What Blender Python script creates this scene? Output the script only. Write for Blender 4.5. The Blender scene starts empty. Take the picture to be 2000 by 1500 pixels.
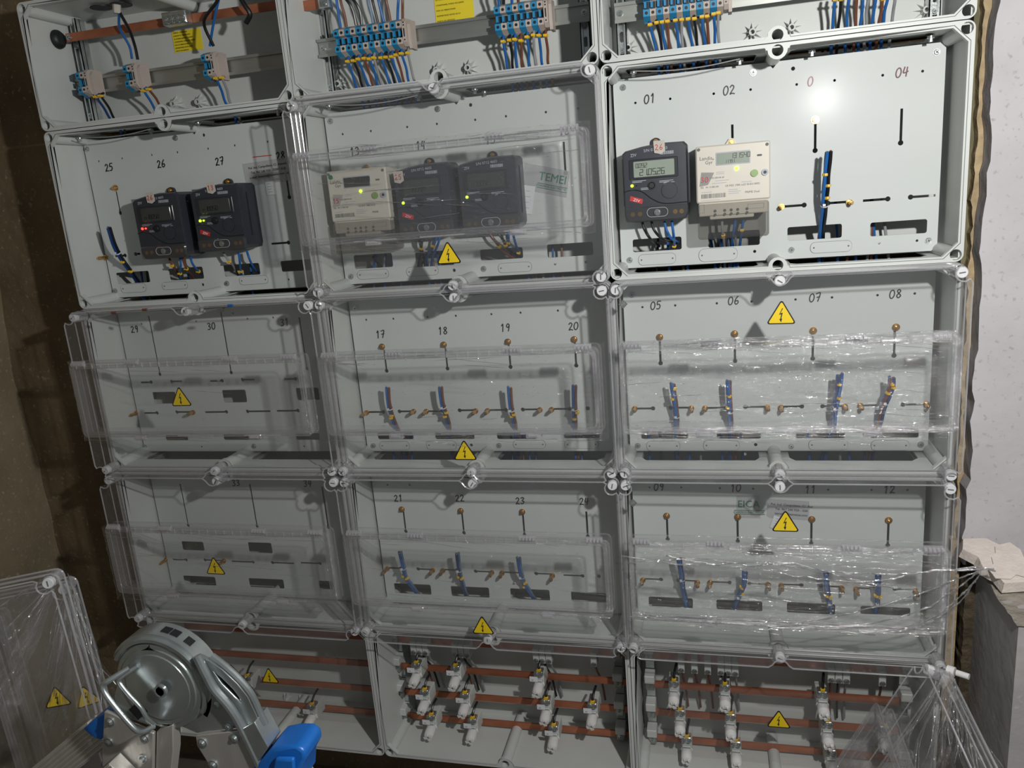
import bpy, math, random
from mathutils import Vector, Matrix
from mathutils.geometry import tessellate_polygon
random.seed(7)
S = bpy.context.scene
COL = S.collection
# ------------------------------------------------------------------ camera, light, exposure
ZO = 0.6                                   # height of the lower edge of the fourth row above the floor
FPX = 1527.7
CP = Vector((0.1863, -1.5587, 0.9919 + ZO))
CR = Matrix(((0.9693226, 0.0216449, 0.2448370), (0.2320599, 0.2476966, -0.9406352), (-0.0810053, 0.9685958, 0.2350750)))
cd = bpy.data.cameras.new('camera'); cam = bpy.data.objects.new('camera', cd); COL.objects.link(cam)
cd.sensor_width = 36; cd.lens = 36 * FPX / 2000; cd.clip_start = 0.02
cam.matrix_world = Matrix.Translation(CP) @ CR.to_4x4()
S.camera = cam
W = bpy.data.worlds.new('world'); S.world = W; W.use_nodes = True
W.node_tree.nodes['Background'].inputs[0].default_value = (0.86, 0.93, 1.0, 1)
W.node_tree.nodes['Background'].inputs[1].default_value = 0.14
ld = bpy.data.lights.new('work_lamp', 'POINT'); ld.energy = 62; ld.color = (1.0, 0.985, 0.96); ld.shadow_soft_size = 0.022
lo = bpy.data.objects.new('work_lamp', ld); COL.objects.link(lo); lo.location = (0.575, -1.18, 1.215 + ZO)
S.view_settings.view_transform = 'Standard'; S.view_settings.look = 'None'; S.view_settings.gamma = 1
S.view_settings.use_curve_mapping = False; S.view_settings.exposure = 0.08
S.cycles.transparent_max_bounces = 40

# ------------------------------------------------------------------ helpers
def at(px, py, y):
    d = CR @ Vector(((px - 1000) / FPX, -(py - 750) / FPX, -1.0))
    return CP + d * ((y - CP.y) / d.y)
def V(*a): return Vector(a)
def smooth(pts, n=5):
    pts = [Vector(p) for p in pts]
    if len(pts) < 3: return pts
    P = [pts[0] * 2 - pts[1]] + pts + [pts[-1] * 2 - pts[-2]]; out = []
    for i in range(1, len(P) - 2):
        a, b, c, d = P[i - 1:i + 3]
        for k in range(n):
            t = k / n
            out.append(0.5 * ((2 * b) + (c - a) * t + (2 * a - 5 * b + 4 * c - d) * t * t + (3 * b - a - 3 * c + d) * t ** 3))
    return out + [pts[-1]]
def rrect(x0, z0, x1, z1, r, n=4):
    o = []
    for cx, cz, a0 in ((x1 - r, z1 - r, 0), (x0 + r, z1 - r, 90), (x0 + r, z0 + r, 180), (x1 - r, z0 + r, 270)):
        for k in range(n + 1):
            a = math.radians(a0 + 90 * k / n); o.append((cx + r * math.cos(a), cz + r * math.sin(a)))
    return o
def circ(x, z, r, n=12, a0=0): return [(x + r * math.cos(a0 + 2 * math.pi * k / n), z + r * math.sin(a0 + 2 * math.pi * k / n)) for k in range(n)]
class MB:
    def __init__(s): s.v = []; s.f = []; s.m = []; s.mi = 0
    def add(s, vs, fs):
        o = len(s.v); s.v += [tuple(v) for v in vs]
        for f in fs: s.f.append([i + o for i in f]); s.m.append(s.mi)
        return s
    def box(s, a, b):
        x0, y0, z0 = a; x1, y1, z1 = b
        return s.add([(x0, y0, z0), (x1, y0, z0), (x1, y1, z0), (x0, y1, z0), (x0, y0, z1), (x1, y0, z1), (x1, y1, z1), (x0, y1, z1)],
                     [(0, 3, 2, 1), (4, 5, 6, 7), (0, 1, 5, 4), (1, 2, 6, 5), (2, 3, 7, 6), (3, 0, 4, 7)])
    def obox(s, c, ax, ay, az):                     # oriented box: centre and half-axes
        c = Vector(c); ax = Vector(ax); ay = Vector(ay); az = Vector(az)
        vs = [c + ax * i + ay * j + az * k for k in (-1, 1) for j in (-1, 1) for i in (-1, 1)]
        return s.add(vs, [(0, 2, 3, 1), (4, 5, 7, 6), (0, 1, 5, 4), (1, 3, 7, 5), (3, 2, 6, 7), (2, 0, 4, 6)])
    def tube(s, pts, r, n=8, cap=True, r2=None, up=None):
        pts = [Vector(p) for p in pts]; N = len(pts); rings = []; u = None
        for i, p in enumerate(pts):
            t = (pts[min(i + 1, N - 1)] - pts[max(i - 1, 0)]).normalized()
            if u is None:
                u = Vector(up) if up else (Vector((0, 0, 1)) if abs(t.z) < 0.8 else Vector((1, 0, 0)))
            u = (u - t * u.dot(t)).normalized(); w = t.cross(u)
            rr = r[i] if isinstance(r, (list, tuple)) else (r if r2 is None else r + (r2 - r) * i / (N - 1))
            rings += [p + (u * math.cos(2 * math.pi * k / n) + w * math.sin(2 * math.pi * k / n)) * rr for k in range(n)]
        fs = [(i * n + k, i * n + (k + 1) % n, (i + 1) * n + (k + 1) % n, (i + 1) * n + k) for i in range(N - 1) for k in range(n)]
        if cap: fs += [tuple(range(n - 1, -1, -1)), tuple(range((N - 1) * n, N * n))]
        return s.add(rings, fs)
    def cyl(s, a, b, r, n=16, r2=None, cap=True): return s.tube([a, b], r, n, cap, r2)
    def ribbon(s, pts, wv, t=0.0004):               # flat strip along pts, half-width vector wv
        P = [Vector(pts[0])]
        for p in pts[1:]:
            if (Vector(p) - P[-1]).length > 1e-5: P.append(Vector(p))
        n = len(P)
        if n < 2: return s
        closed = (P[0] - P[-1]).length < 1e-4; vs = []; s.rk = getattr(s, 'rk', 0) + 1; dy = -.00004 * (s.rk % 8)
        for i, p in enumerate(P):
            d0 = (P[i] - P[i - 1]) if i else ((P[-1] - P[-2]) if closed else P[1] - P[0]); d1 = (P[i + 1] - P[i]) if i < n - 1 else ((P[1] - P[0]) if closed else d0)
            d0 = d0.normalized(); d1 = d1.normalized(); d = d0 + d1
            d = d.normalized() if d.length > .3 else d1
            w = Vector((-d.z, 0, d.x)) * (wv / max(.6, d.dot(d1)))
            e = d * wv * .7 * (-1 if i == 0 else 1 if i == n - 1 else 0) * (0 if closed else 1)
            vs += [p + w + e + Vector((0, -t + dy, 0)), p - w + e + Vector((0, -t + dy, 0)), p + w + e + Vector((0, t, 0)), p - w + e + Vector((0, t, 0))]
        fs = []
        for i in range(n - 1):
            o = 4 * i; fs += [(o, o + 4, o + 5, o + 1), (o + 2, o + 6, o + 4, o), (o + 1, o + 5, o + 7, o + 3)]
        fs += [(0, 1, 3, 2), (4 * n - 4, 4 * n - 2, 4 * n - 1, 4 * n - 3)]
        return s.add(vs, fs)
    def plate(s, outer, holes, y0, y1, walls=True):  # 2-D polygon with holes, extruded from y0 (front) to y1 (back)
        def area(p): return sum(p[i][0] * p[(i + 1) % len(p)][1] - p[(i + 1) % len(p)][0] * p[i][1] for i in range(len(p)))
        lo_ = [outer if area(outer) > 0 else outer[::-1]] + [h if area(h) < 0 else h[::-1] for h in holes]
        tri = tessellate_polygon([[Vector((x, z, 0)) for x, z in l] for l in lo_])
        flat = [p for l in lo_ for p in l]; n = len(flat)
        vs = [(x, y0, z) for x, z in flat] + [(x, y1, z) for x, z in flat]; fs = []
        for t in tri:
            a, b, c = [flat[i] for i in t]
            ccw = (b[0] - a[0]) * (c[1] - a[1]) - (c[0] - a[0]) * (b[1] - a[1]) > 0
            t = tuple(t) if ccw else tuple(t[::-1])
            fs.append(t); fs.append(tuple(i + n for i in t[::-1]))
        if walls:
            o = 0
            for l in lo_:
                m = len(l)
                for k in range(m): a = o + k; b = o + (k + 1) % m; fs.append((b, a, a + n, b + n))
                o += m
        return s.add(vs, fs)
    def slab(s, x0, z0, x1, z1, r, y0, y1, b=0.002, n=4):   # rounded box with bevelled front (y0 = front)
        A = rrect(x0, z0, x1, z1, r, n); B = rrect(x0 + b, z0 + b, x1 - b, z1 - b, max(r - b, 1e-4), n); m = len(A)
        vs = [(x, y1, z) for x, z in A] + [(x, y0 + b, z) for x, z in A] + [(x, y0, z) for x, z in B]
        fs = [(k, k + m, (k + 1) % m + m, (k + 1) % m) for k in range(m)] + [(k + m, k + 2 * m, (k + 1) % m + 2 * m, (k + 1) % m + m) for k in range(m)]
        fs = [f[::-1] for f in fs] + [tuple(range(2 * m, 3 * m)), tuple(range(m - 1, -1, -1))]
        return s.add(vs, fs)
    def prism(s, prof, x0, x1):                      # (y,z) profile extruded along x
        n = len(prof)
        vs = [(x0, y, z) for y, z in prof] + [(x1, y, z) for y, z in prof]
        return s.add(vs, [(k, (k + 1) % n, (k + 1) % n + n, k + n) for k in range(n)] + [tuple(range(n - 1, -1, -1)), tuple(range(n, 2 * n))])
    def xf(s, M, i0=0):
        s.v[i0:] = [tuple(M @ Vector(v)) for v in s.v[i0:]]; return s
    def mesh(s, name, mats, sharp=0.6):
        me = bpy.data.meshes.new(name); me.from_pydata(s.v, [], s.f)
        for m in (mats if isinstance(mats, (list, tuple)) else [mats]): me.materials.append(m)
        me.polygons.foreach_set('material_index', s.m)
        me.shade_smooth(); me.set_sharp_from_angle(angle=sharp); me.update()
        return me
    def build(s, name, mats, parent=None, sharp=0.6, loc=None):
        o = bpy.data.objects.new(name, s.mesh(name, mats, sharp)); COL.objects.link(o)
        if parent: o.parent = parent
        if loc is not None: o.location = loc
        return o
def tag(o, label=None, cat=None, group=None, kind=None):
    if label: o['label'] = label
    if cat: o['category'] = cat
    if group: o['group'] = group
    if kind: o['kind'] = kind
    return o
def empty(name, loc, label, cat, group=None):
    o = bpy.data.objects.new(name, None); COL.objects.link(o); o.location = loc; o.empty_display_size = 0.02
    return tag(o, label, cat, group)
KIDS = {}
def copy_tree(o, parent=None):
    c = o.copy(); COL.objects.link(c); c.parent = parent
    for ch in list(o.children): copy_tree(ch, c)
    return c
def wire_pts(l): return [at(*p) for p in l]
ORD = ['first', 'second', 'third', 'fourth', 'fifth', 'sixth', 'seventh', 'eighth', 'ninth', 'tenth', 'eleventh', 'twelfth', 'thirteenth', 'fourteenth']

# ------------------------------------------------------------------ materials
def mat(name, col, rough=0.5, metal=0.0, noise=0.0, scale=30, bump=0.0, bscale=200, emis=None, estr=0, stretch=(1, 1, 1), col2=None, coat=0, spec=0.5):
    m = bpy.data.materials.new(name); m.use_nodes = True; nt = m.node_tree; N = nt.nodes; L = nt.links
    b = N['Principled BSDF']; b.inputs['Base Color'].default_value = (*col, 1); b.inputs['Roughness'].default_value = rough
    b.inputs['Metallic'].default_value = metal; b.inputs['Coat Weight'].default_value = coat; b.inputs['Specular IOR Level'].default_value = spec
    tc = N.new('ShaderNodeTexCoord'); mp = N.new('ShaderNodeMapping'); mp.inputs['Scale'].default_value = stretch
    L.new(tc.outputs['Object'], mp.inputs[0])
    if noise or col2:
        n = N.new('ShaderNodeTexNoise'); n.inputs['Scale'].default_value = scale; n.inputs['Detail'].default_value = 5
        L.new(mp.outputs[0], n.inputs['Vector']); mx = N.new('ShaderNodeMix'); mx.data_type = 'RGBA'
        r = N.new('ShaderNodeValToRGB'); r.color_ramp.elements[0].position = 0.3; r.color_ramp.elements[1].position = 0.7
        L.new(n.outputs[0], r.inputs[0]); L.new(r.outputs[0], mx.inputs[0])
        c2 = col2 or tuple(c * (1 - noise) for c in col)
        mx.inputs[6].default_value = (*col, 1); mx.inputs[7].default_value = (*c2, 1); L.new(mx.outputs[2], b.inputs['Base Color'])
    if bump:
        n2 = N.new('ShaderNodeTexNoise'); n2.inputs['Scale'].default_value = bscale; n2.inputs['Detail'].default_value = 6
        L.new(mp.outputs[0], n2.inputs['Vector']); bp = N.new('ShaderNodeBump'); bp.inputs['Strength'].default_value = bump; bp.inputs['Distance'].default_value = 0.01
        L.new(n2.outputs[0], bp.inputs['Height']); L.new(bp.outputs[0], b.inputs['Normal'])
    if emis: b.inputs['Emission Color'].default_value = (*emis, 1); b.inputs['Emission Strength'].default_value = estr
    return m
def clear(name, tint=(0.93, 0.94, 0.94), gl=0.06, rough=0.05, milk=0.03, bump=0.0, bscale=60, stretch=(1, 1, 1), milkcol=(0.8, 0.8, 0.82)):
    m = bpy.data.materials.new(name); m.use_nodes = True; nt = m.node_tree; N = nt.nodes; L = nt.links
    N.remove(N['Principled BSDF']); out = N['Material Output']
    tr = N.new('ShaderNodeBsdfTransparent'); tr.inputs[0].default_value = (*tint, 1)
    g = N.new('ShaderNodeBsdfGlossy'); g.inputs['Roughness'].default_value = rough; g.inputs[0].default_value = (0.95, 0.95, 0.95, 1)
    d = N.new('ShaderNodeBsdfDiffuse'); d.inputs[0].default_value = (*milkcol, 1)
    lw = N.new('ShaderNodeLayerWeight'); lw.inputs[0].default_value = 0.5
    pw_ = N.new('ShaderNodeMath'); pw_.operation = 'POWER'; pw_.inputs[1].default_value = 4.5; L.new(lw.outputs['Facing'], pw_.inputs[0])
    ma = N.new('ShaderNodeMath'); ma.operation = 'MULTIPLY_ADD'; ma.inputs[1].default_value = 0.55; ma.inputs[2].default_value = 0.02 + gl; ma.use_clamp = True; L.new(pw_.outputs[0], ma.inputs[0])
    m1 = N.new('ShaderNodeMixShader'); m1.inputs[0].default_value = milk; L.new(tr.outputs[0], m1.inputs[1]); L.new(d.outputs[0], m1.inputs[2])
    m2 = N.new('ShaderNodeMixShader'); L.new(ma.outputs[0], m2.inputs[0]); L.new(m1.outputs[0], m2.inputs[1]); L.new(g.outputs[0], m2.inputs[2])
    L.new(m2.outputs[0], out.inputs['Surface'])
    if bump:
        tc = N.new('ShaderNodeTexCoord'); mp = N.new('ShaderNodeMapping'); mp.inputs['Scale'].default_value = stretch; L.new(tc.outputs['Object'], mp.inputs[0])
        n = N.new('ShaderNodeTexNoise'); n.inputs['Scale'].default_value = bscale; n.inputs['Detail'].default_value = 4; n.inputs['Distortion'].default_value = 0.6
        L.new(mp.outputs[0], n.inputs['Vector']); bp = N.new('ShaderNodeBump'); bp.inputs['Strength'].default_value = bump; bp.inputs['Distance'].default_value = 0.01
        L.new(n.outputs[0], bp.inputs['Height']); L.new(bp.outputs[0], g.inputs['Normal'])
    return m
M = {}
M['box'] = mat('enclosure_grey', (0.585, 0.605, 0.58), 0.42, noise=0.06, scale=12, bump=0.02, bscale=300)
M['groove'] = mat('groove_grey', (0.16, 0.17, 0.16), 0.7, noise=0.2)
M['plate'] = mat('plate_paint', (0.58, 0.61, 0.595), 0.40, noise=0.05, scale=9, bump=0.012, bscale=160, stretch=(0.15, 1, 1), coat=0.0)
_pb = M['plate'].node_tree.nodes['Principled BSDF']; _pb.inputs['Coat Weight'].default_value = 0.035; _pb.inputs['Coat Roughness'].default_value = 0.17; _pb.inputs['Specular IOR Level'].default_value = 0.3; _pb.inputs['Roughness'].default_value = 0.5
M['zinc'] = mat('zinc_steel', (0.62, 0.66, 0.66), 0.24, 0.9, noise=0.25, scale=60, bump=0.03)
M['galv'] = mat('dull_galvanised_rail', (0.40, 0.41, 0.38), 0.38, 0.75, noise=0.2, scale=40, stretch=(0.2, 1, 1))
M['brass'] = mat('brass', (0.72, 0.45, 0.17), 0.26, 0.95, noise=0.3, scale=300)
M['copper'] = mat('copper', (0.50, 0.18, 0.095), 0.38, 0.45, noise=0.35, scale=35, bump=0.03, stretch=(0.4, 1, 1))
M['blue'] = mat('blue_insulation', (0.015, 0.13, 0.42), 0.38, noise=0.2, scale=60)
M['bluegrey'] = mat('grey_blue_insulation', (0.16, 0.24, 0.36), 0.38, noise=0.2, scale=60)
M['black'] = mat('black_insulation', (0.012, 0.012, 0.014), 0.35, noise=0.3)
M['navy'] = mat('dark_blue_insulation', (0.008, 0.05, 0.20), 0.35, noise=0.3)
M['brown'] = mat('brown_insulation', (0.19, 0.065, 0.035), 0.4, noise=0.2)
M['grey'] = mat('grey_insulation', (0.30, 0.31, 0.32), 0.4, noise=0.1)
M['yellow'] = mat('yellow_marker', (0.80, 0.50, 0.02), 0.45, noise=0.1)
M['tblue'] = mat('terminal_blue', (0.02, 0.26, 0.50), 0.5, noise=0.1)
M['tbeige'] = mat('terminal_beige', (0.50, 0.43, 0.38), 0.55, noise=0.1)
M['dark'] = mat('dark_plastic', (0.012, 0.013, 0.015), 0.5, noise=0.2)
M['meter'] = mat('meter_case_charcoal', (0.034, 0.038, 0.050), 0.38, noise=0.15, scale=80, bump=0.02, bscale=600)
M['meterd'] = mat('meter_bezel_dark', (0.025, 0.028, 0.035), 0.3, noise=0.15)
M['beige'] = mat('meter_case_beige', (0.62, 0.585, 0.50), 0.42, noise=0.05)
M['lcd'] = mat('lcd_green_grey', (0.30, 0.35, 0.29), 0.2, noise=0.05)
M['lcdd'] = mat('lcd_unlit', (0.05, 0.06, 0.055), 0.15, noise=0.1)
M['lcddark'] = mat('lcd_dark', (0.05, 0.055, 0.052), 0.2, noise=0.1)
M['ink'] = mat('black_ink', (0.010, 0.010, 0.012), 0.5, noise=0.1)
M['red'] = mat('red_ink', (0.55, 0.03, 0.03), 0.5, noise=0.1)
M['redbrown'] = mat('faded_red_ink', (0.19, 0.075, 0.085), 0.6, noise=0.3, scale=200)
M['pale'] = mat('nearly_erased_ink', (0.50, 0.32, 0.33), 0.6, noise=0.3, scale=200)
M['text'] = mat('grey_print', (0.42, 0.44, 0.50), 0.5, noise=0.1)
M['sign'] = mat('sign_yellow', (0.86, 0.62, 0.02), 0.4, noise=0.05)
M['sticker'] = mat('sticker_yellow', (0.85, 0.68, 0.03), 0.5, noise=0.05)
M['green'] = mat('print_green', (0.01, 0.20, 0.10), 0.5, noise=0.1)
M['paper'] = mat('tag_paper', (0.55, 0.52, 0.46), 0.7, noise=0.15, scale=90)
M['white'] = mat('white_ceramic', (0.74, 0.73, 0.71), 0.3, noise=0.05)
M['cap'] = mat('white_plastic_cap', (0.72, 0.73, 0.74), 0.4, noise=0.05)
M['ledg'] = mat('green_led', (0.3, 0.9, 0.02), 0.3, emis=(0.45, 1.0, 0.02), estr=5)
M['ledr'] = mat('red_led', (0.9, 0.02, 0.02), 0.3, emis=(1.0, 0.03, 0.02), estr=5)
M['alu'] = mat('brushed_aluminium', (0.62, 0.60, 0.56), 0.36, 0.60, noise=0.2, scale=25, bump=0.03, stretch=(1, 1, 0.1))
M['steel'] = mat('zinc_plated_hinge', (0.58, 0.63, 0.63), 0.27, 0.80, noise=0.35, scale=18, bump=0.02)
M['bluep'] = mat('ladder_blue_plastic', (0.01, 0.14, 0.52), 0.35, noise=0.1, bump=0.02)
M['lid'] = clear('clear_lid', (0.975, 0.975, 0.975), 0.005, 0.05, 0.02)
M['bead'] = clear('clear_lid_edge', (0.88, 0.88, 0.89), 0.22, 0.14, 0.26, milkcol=(0.96, 0.94, 0.97))  # milky white paints in the bright glint of polished clear edges
M['frame'] = clear('window_frame_clear', (0.94, 0.94, 0.945), 0.10, 0.08, 0.05, bump=0.8, bscale=90, stretch=(.3, 1, 2), milkcol=(0.95, 0.93, 0.96))
M['film'] = clear('stretch_film', (0.985, 0.985, 0.985), 0.05, 0.08, 0.008, bump=1.0, bscale=30, stretch=(1, 1, 5), milkcol=(.95, .94, .96))
M['filmw'] = clear('stretch_film_gathered', (0.95, 0.95, 0.95), 0.50, 0.10, 0.06, bump=1.0, bscale=30, stretch=(1.2, 1, 6))
M['crease'] = clear('film_crease', (0.97, 0.97, 0.97), 0.35, 0.13, 0.05)
M['cover'] = clear('smoky_terminal_cover', (0.70, 0.69, 0.67), 0.02, 0.08, 0.04)
M['label'] = clear('clear_tape', (0.93, 0.93, 0.94), 0.03, 0.2, 0.25, milkcol=(0.75, 0.75, 0.76))

# ------------------------------------------------------------------ the setting
CX = [-1.264, -0.632, 0.0, 0.632]
RZ = [1.4835 + ZO, 1.2135 + ZO, 0.809 + ZO, 0.4045 + ZO, ZO, -0.364 + ZO]
def wallmat(name, c1, c2, c3, s1, bump=0.5):
    m = mat(name, c1, 0.85, noise=0.3, scale=s1, col2=c2, bump=bump, bscale=25, spec=0.2)
    nt = m.node_tree; N = nt.nodes; L = nt.links; b = N['Principled BSDF']
    src = b.inputs['Base Color'].links[0].from_socket
    v = N.new('ShaderNodeTexNoise'); v.inputs['Scale'].default_value = 90; v.inputs['Detail'].default_value = 8
    tc = [n for n in N if n.type == 'TEX_COORD'][0]; L.new(tc.outputs['Object'], v.inputs['Vector'])
    r = N.new('ShaderNodeValToRGB'); r.color_ramp.elements[0].position = 0.60; r.color_ramp.elements[1].position = 0.72
    L.new(v.outputs[0], r.inputs[0]); mx = N.new('ShaderNodeMix'); mx.data_type = 'RGBA'
    L.new(r.outputs[0], mx.inputs[0]); L.new(src, mx.inputs[6]); mx.inputs[7].default_value = (*c3, 1); L.new(mx.outputs[2], b.inputs['Base Color'])
    return m
M['earth'] = wallmat('rough_brown_render', (0.21, 0.16, 0.095), (0.12, 0.085, 0.048), (0.28, 0.23, 0.15), 5)
M['side'] = wallmat('beige_brown_render', (0.30, 0.25, 0.16), (0.20, 0.16, 0.10), (0.38, 0.33, 0.24), 4, 0.35)
M['plaster'] = wallmat('white_plaster', (0.55, 0.525, 0.54), (0.47, 0.45, 0.46), (0.38, 0.36, 0.36), 7, 0.25)
M['grayp'] = wallmat('grey_plaster', (0.40, 0.385, 0.375), (0.31, 0.30, 0.295), (0.45, 0.43, 0.42), 6, 0.25)
M['foam'] = mat('torn_tan_board', (0.50, 0.38, 0.22), 0.8, noise=0.4, scale=40, bump=0.5, bscale=60)
M['olive'] = mat('olive_old_paint', (0.20, 0.18, 0.10), 0.85, noise=0.4, scale=20, bump=0.5, bscale=40)
M['crack'] = mat('dark_crumbled_render', (0.10, 0.075, 0.045), 0.9, noise=0.6, scale=30, bump=1.0, bscale=50)
M['floor'] = mat('dusty_concrete_floor', (0.16, 0.14, 0.12), 0.9, noise=0.3, scale=6, bump=0.3, bscale=30)
def rough_grid(u0, u1, v0, v1, nu, nv, fn): # grid mesh with per-vertex function
    mb = MB(); vs = [fn(u0 + (u1 - u0) * i / nu, v0 + (v1 - v0) * j / nv, i, j) for j in range(nv + 1) for i in range(nu + 1)]
    return mb.add(vs, [(j * (nu + 1) + i, j * (nu + 1) + i + 1, (j + 1) * (nu + 1) + i + 1, (j + 1) * (nu + 1) + i) for j in range(nv) for i in range(nu)])
def nz(x, y, s=1.0, o=0): # cheap smooth noise
    return (math.sin(x * 7.3 * s + 1.3 + o) * math.cos(y * 9.1 * s + 0.7 * o) + 0.5 * math.sin(x * 17.7 * s + y * 13.9 * s + o) + 0.3 * math.sin(x * 41 * s - y * 37 * s + 2 * o)) / 1.8
wb = rough_grid(-1.75, 1.6, 0, 2.6, 110, 90, lambda x, z, i, j: (x, 0.205 + 0.010 * (nz(x, z) if x < -1.2 or z < 0.5 else 0), z))
tag(wb.build('wall_back', M['earth']), kind='structure')
wl = rough_grid(0.24, -3.0, 0, 2.6, 90, 70, lambda y, z, i, j: (-1.715 + 0.012 * nz(y, z, 1, 2), y, z))
tag(wl.build('wall_left', M['side']), kind='structure')
tag(MB().box((-1.8, -3.0, -0.05), (1.9, 0.3, 0)).build('floor', M['floor']), kind='structure')
# white plaster skin beside the niche, broken left edge
edge = [(1.249, 2.02), (1.948, 1.0)]
def jag(z): return 0.672 + 0.006 * nz(z * 3, 0.3) + 0.004 * nz(z * 11, 0.9)
zl = [0.80 + 0.02 * k for k in range(91)]
poly = [(jag(z) + random.uniform(-.002, .002), z) for z in zl] + [(1.7, zl[-1]), (1.7, zl[0])]
pw = MB().plate(poly[::-1], [], 0.035, 0.075)
tag(pw.build('wall_right', M['plaster'], sharp=0.4), kind='structure')
# torn edge behind the plaster: dark crumbled render and a tan board edge
def strip(name, m, xa, xb, y0, y1, z0, z1, amp, seed):
    n = int((z1 - z0) / 0.012); p = []
    for k in range(n + 1):
        z = z0 + (z1 - z0) * k / n; p.append((xa + amp * nz(z * 5, seed, 1, seed) + random.uniform(-.0015, .0015), z))
    p += [(xb, z1), (xb, z0)]
    return tag(MB().plate(p[::-1], [], y0, y1).build(name, m, sharp=0.4), kind='structure')
strip('trim_1', M['foam'], 0.664, 0.72, 0.078, 0.10, 0.72, 2.4, 0.003, 1)
strip('trim_5', M['olive'], 0.655, 0.70, 0.101, 0.14, 0.95, 2.4, 0.003, 7)
strip('trim_2', M['crack'], 0.652, 0.72, 0.141, 0.20, 0.2, 2.4, 0.010, 3)
strip('trim_3', M['foam'], 0.655, 0.672, 0.06, 0.085, 0.42, 0.84, 0.003, 5)
strip('trim_6', M['crack'], 0.676, 0.694, 0.03, 0.085, 0.42, 0.84, 0.003, 6)
# half-height wall at the right with rubble on top
lw_ = MB().box((0.694, -0.19, 0), (1.7, 0.035, 0.20 + ZO))
tag(lw_.build('wall_low', M['grayp']), kind='structure')
top = rough_grid(0.690, 1.7, -0.195, 0.04, 60, 16, lambda x, y, i, j: (x, y, 0.203 + ZO + 0.006 * nz(x * 3, y * 5) + random.uniform(-.0025, .0025)))
tag(top.build('trim_4', mat('crumbled_mortar_top', (0.36, 0.32, 0.27), 0.9, noise=0.4, scale=30, bump=0.8, bscale=60), sharp=3), kind='structure')
M['slab'] = mat('cream_plaster_slab', (0.74, 0.66, 0.60), 0.85, noise=0.12, scale=30, bump=0.25, bscale=80)
def slab_thing():
    t = empty('plaster_slab', (0.722, -0.038, 0.2265 + ZO), 'broken slab of white plaster lying on top of the low wall at the right', 'rubble')
    P = [(-0.092, 0.10), (-0.105, 0.05), (-0.075, 0.02), (-0.07, -0.02), (-0.045, -0.045), (-0.035, -0.085), (0.06, -0.07), (0.045, 0.0), (0.05, 0.06), (0.03, 0.085), (0.0, 0.075), (-0.03, 0.10)]
    n = len(P); q = MB()
    z0 = [0.0] * n
    vs = [(x * 1.04, y * 1.04, -0.0) for x, y in P] + [(x * .98 + random.uniform(-.003, .003), y * .98, 0.022 + random.uniform(-.002, .003)) for x, y in P]
    q.add(vs, [(k, (k + 1) % n, (k + 1) % n + n, k + n)[::1] for k in range(n)] + [tuple(range(n - 1, -1, -1)), tuple(range(n, 2 * n))])
    q.build('slab', M['slab'], t, sharp=0.3)
    f = MB(); f.plate([(x * .62 + .005, y * .7) for x, y in P][::1], [], 0, .002)
    f.xf(Matrix.Translation((0, 0, 0.026)) @ Matrix.Rotation(math.radians(90), 4, 'X')); tag(f.build('paint_flake', M['slab'], t), 'loose flake on its top face'); t.rotation_euler = (math.radians(17), 0, 0); t.scale = (.66, .66, .9)
slab_thing()
for k, (x, y, s) in enumerate([(0.745, -0.165, .007), (0.80, -0.178, .010), (0.86, -0.15, .014), (0.875, -0.05, .012), (0.775, -0.185, .005), (0.715, -0.175, .005)]):
    q = MB(); n = 6
    vs = [(s * random.uniform(.7, 1.1) * math.cos(2 * math.pi * i / n), s * random.uniform(.7, 1.1) * math.sin(2 * math.pi * i / n), 0) for i in range(n)]
    vs += [(v[0] * .7, v[1] * .7, s * random.uniform(.6, 1)) for v in vs]
    q.add(vs, [(i, (i + 1) % n, (i + 1) % n + n, i + n) for i in range(n)] + [tuple(range(n - 1, -1, -1)), tuple(range(n, 2 * n))])
    o = q.build('plaster_crumb', M['plaster'], sharp=0.2, loc=(x, y, 0.207 + ZO))
    tag(o, 'white plaster crumb on the low wall, %s of the crumbs' % ['second from left', 'fourth from left', 'largest and second from right', 'farthest right and back', 'third from left', 'leftmost'][k], 'rubble', 'plaster crumbs on the low wall')

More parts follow.
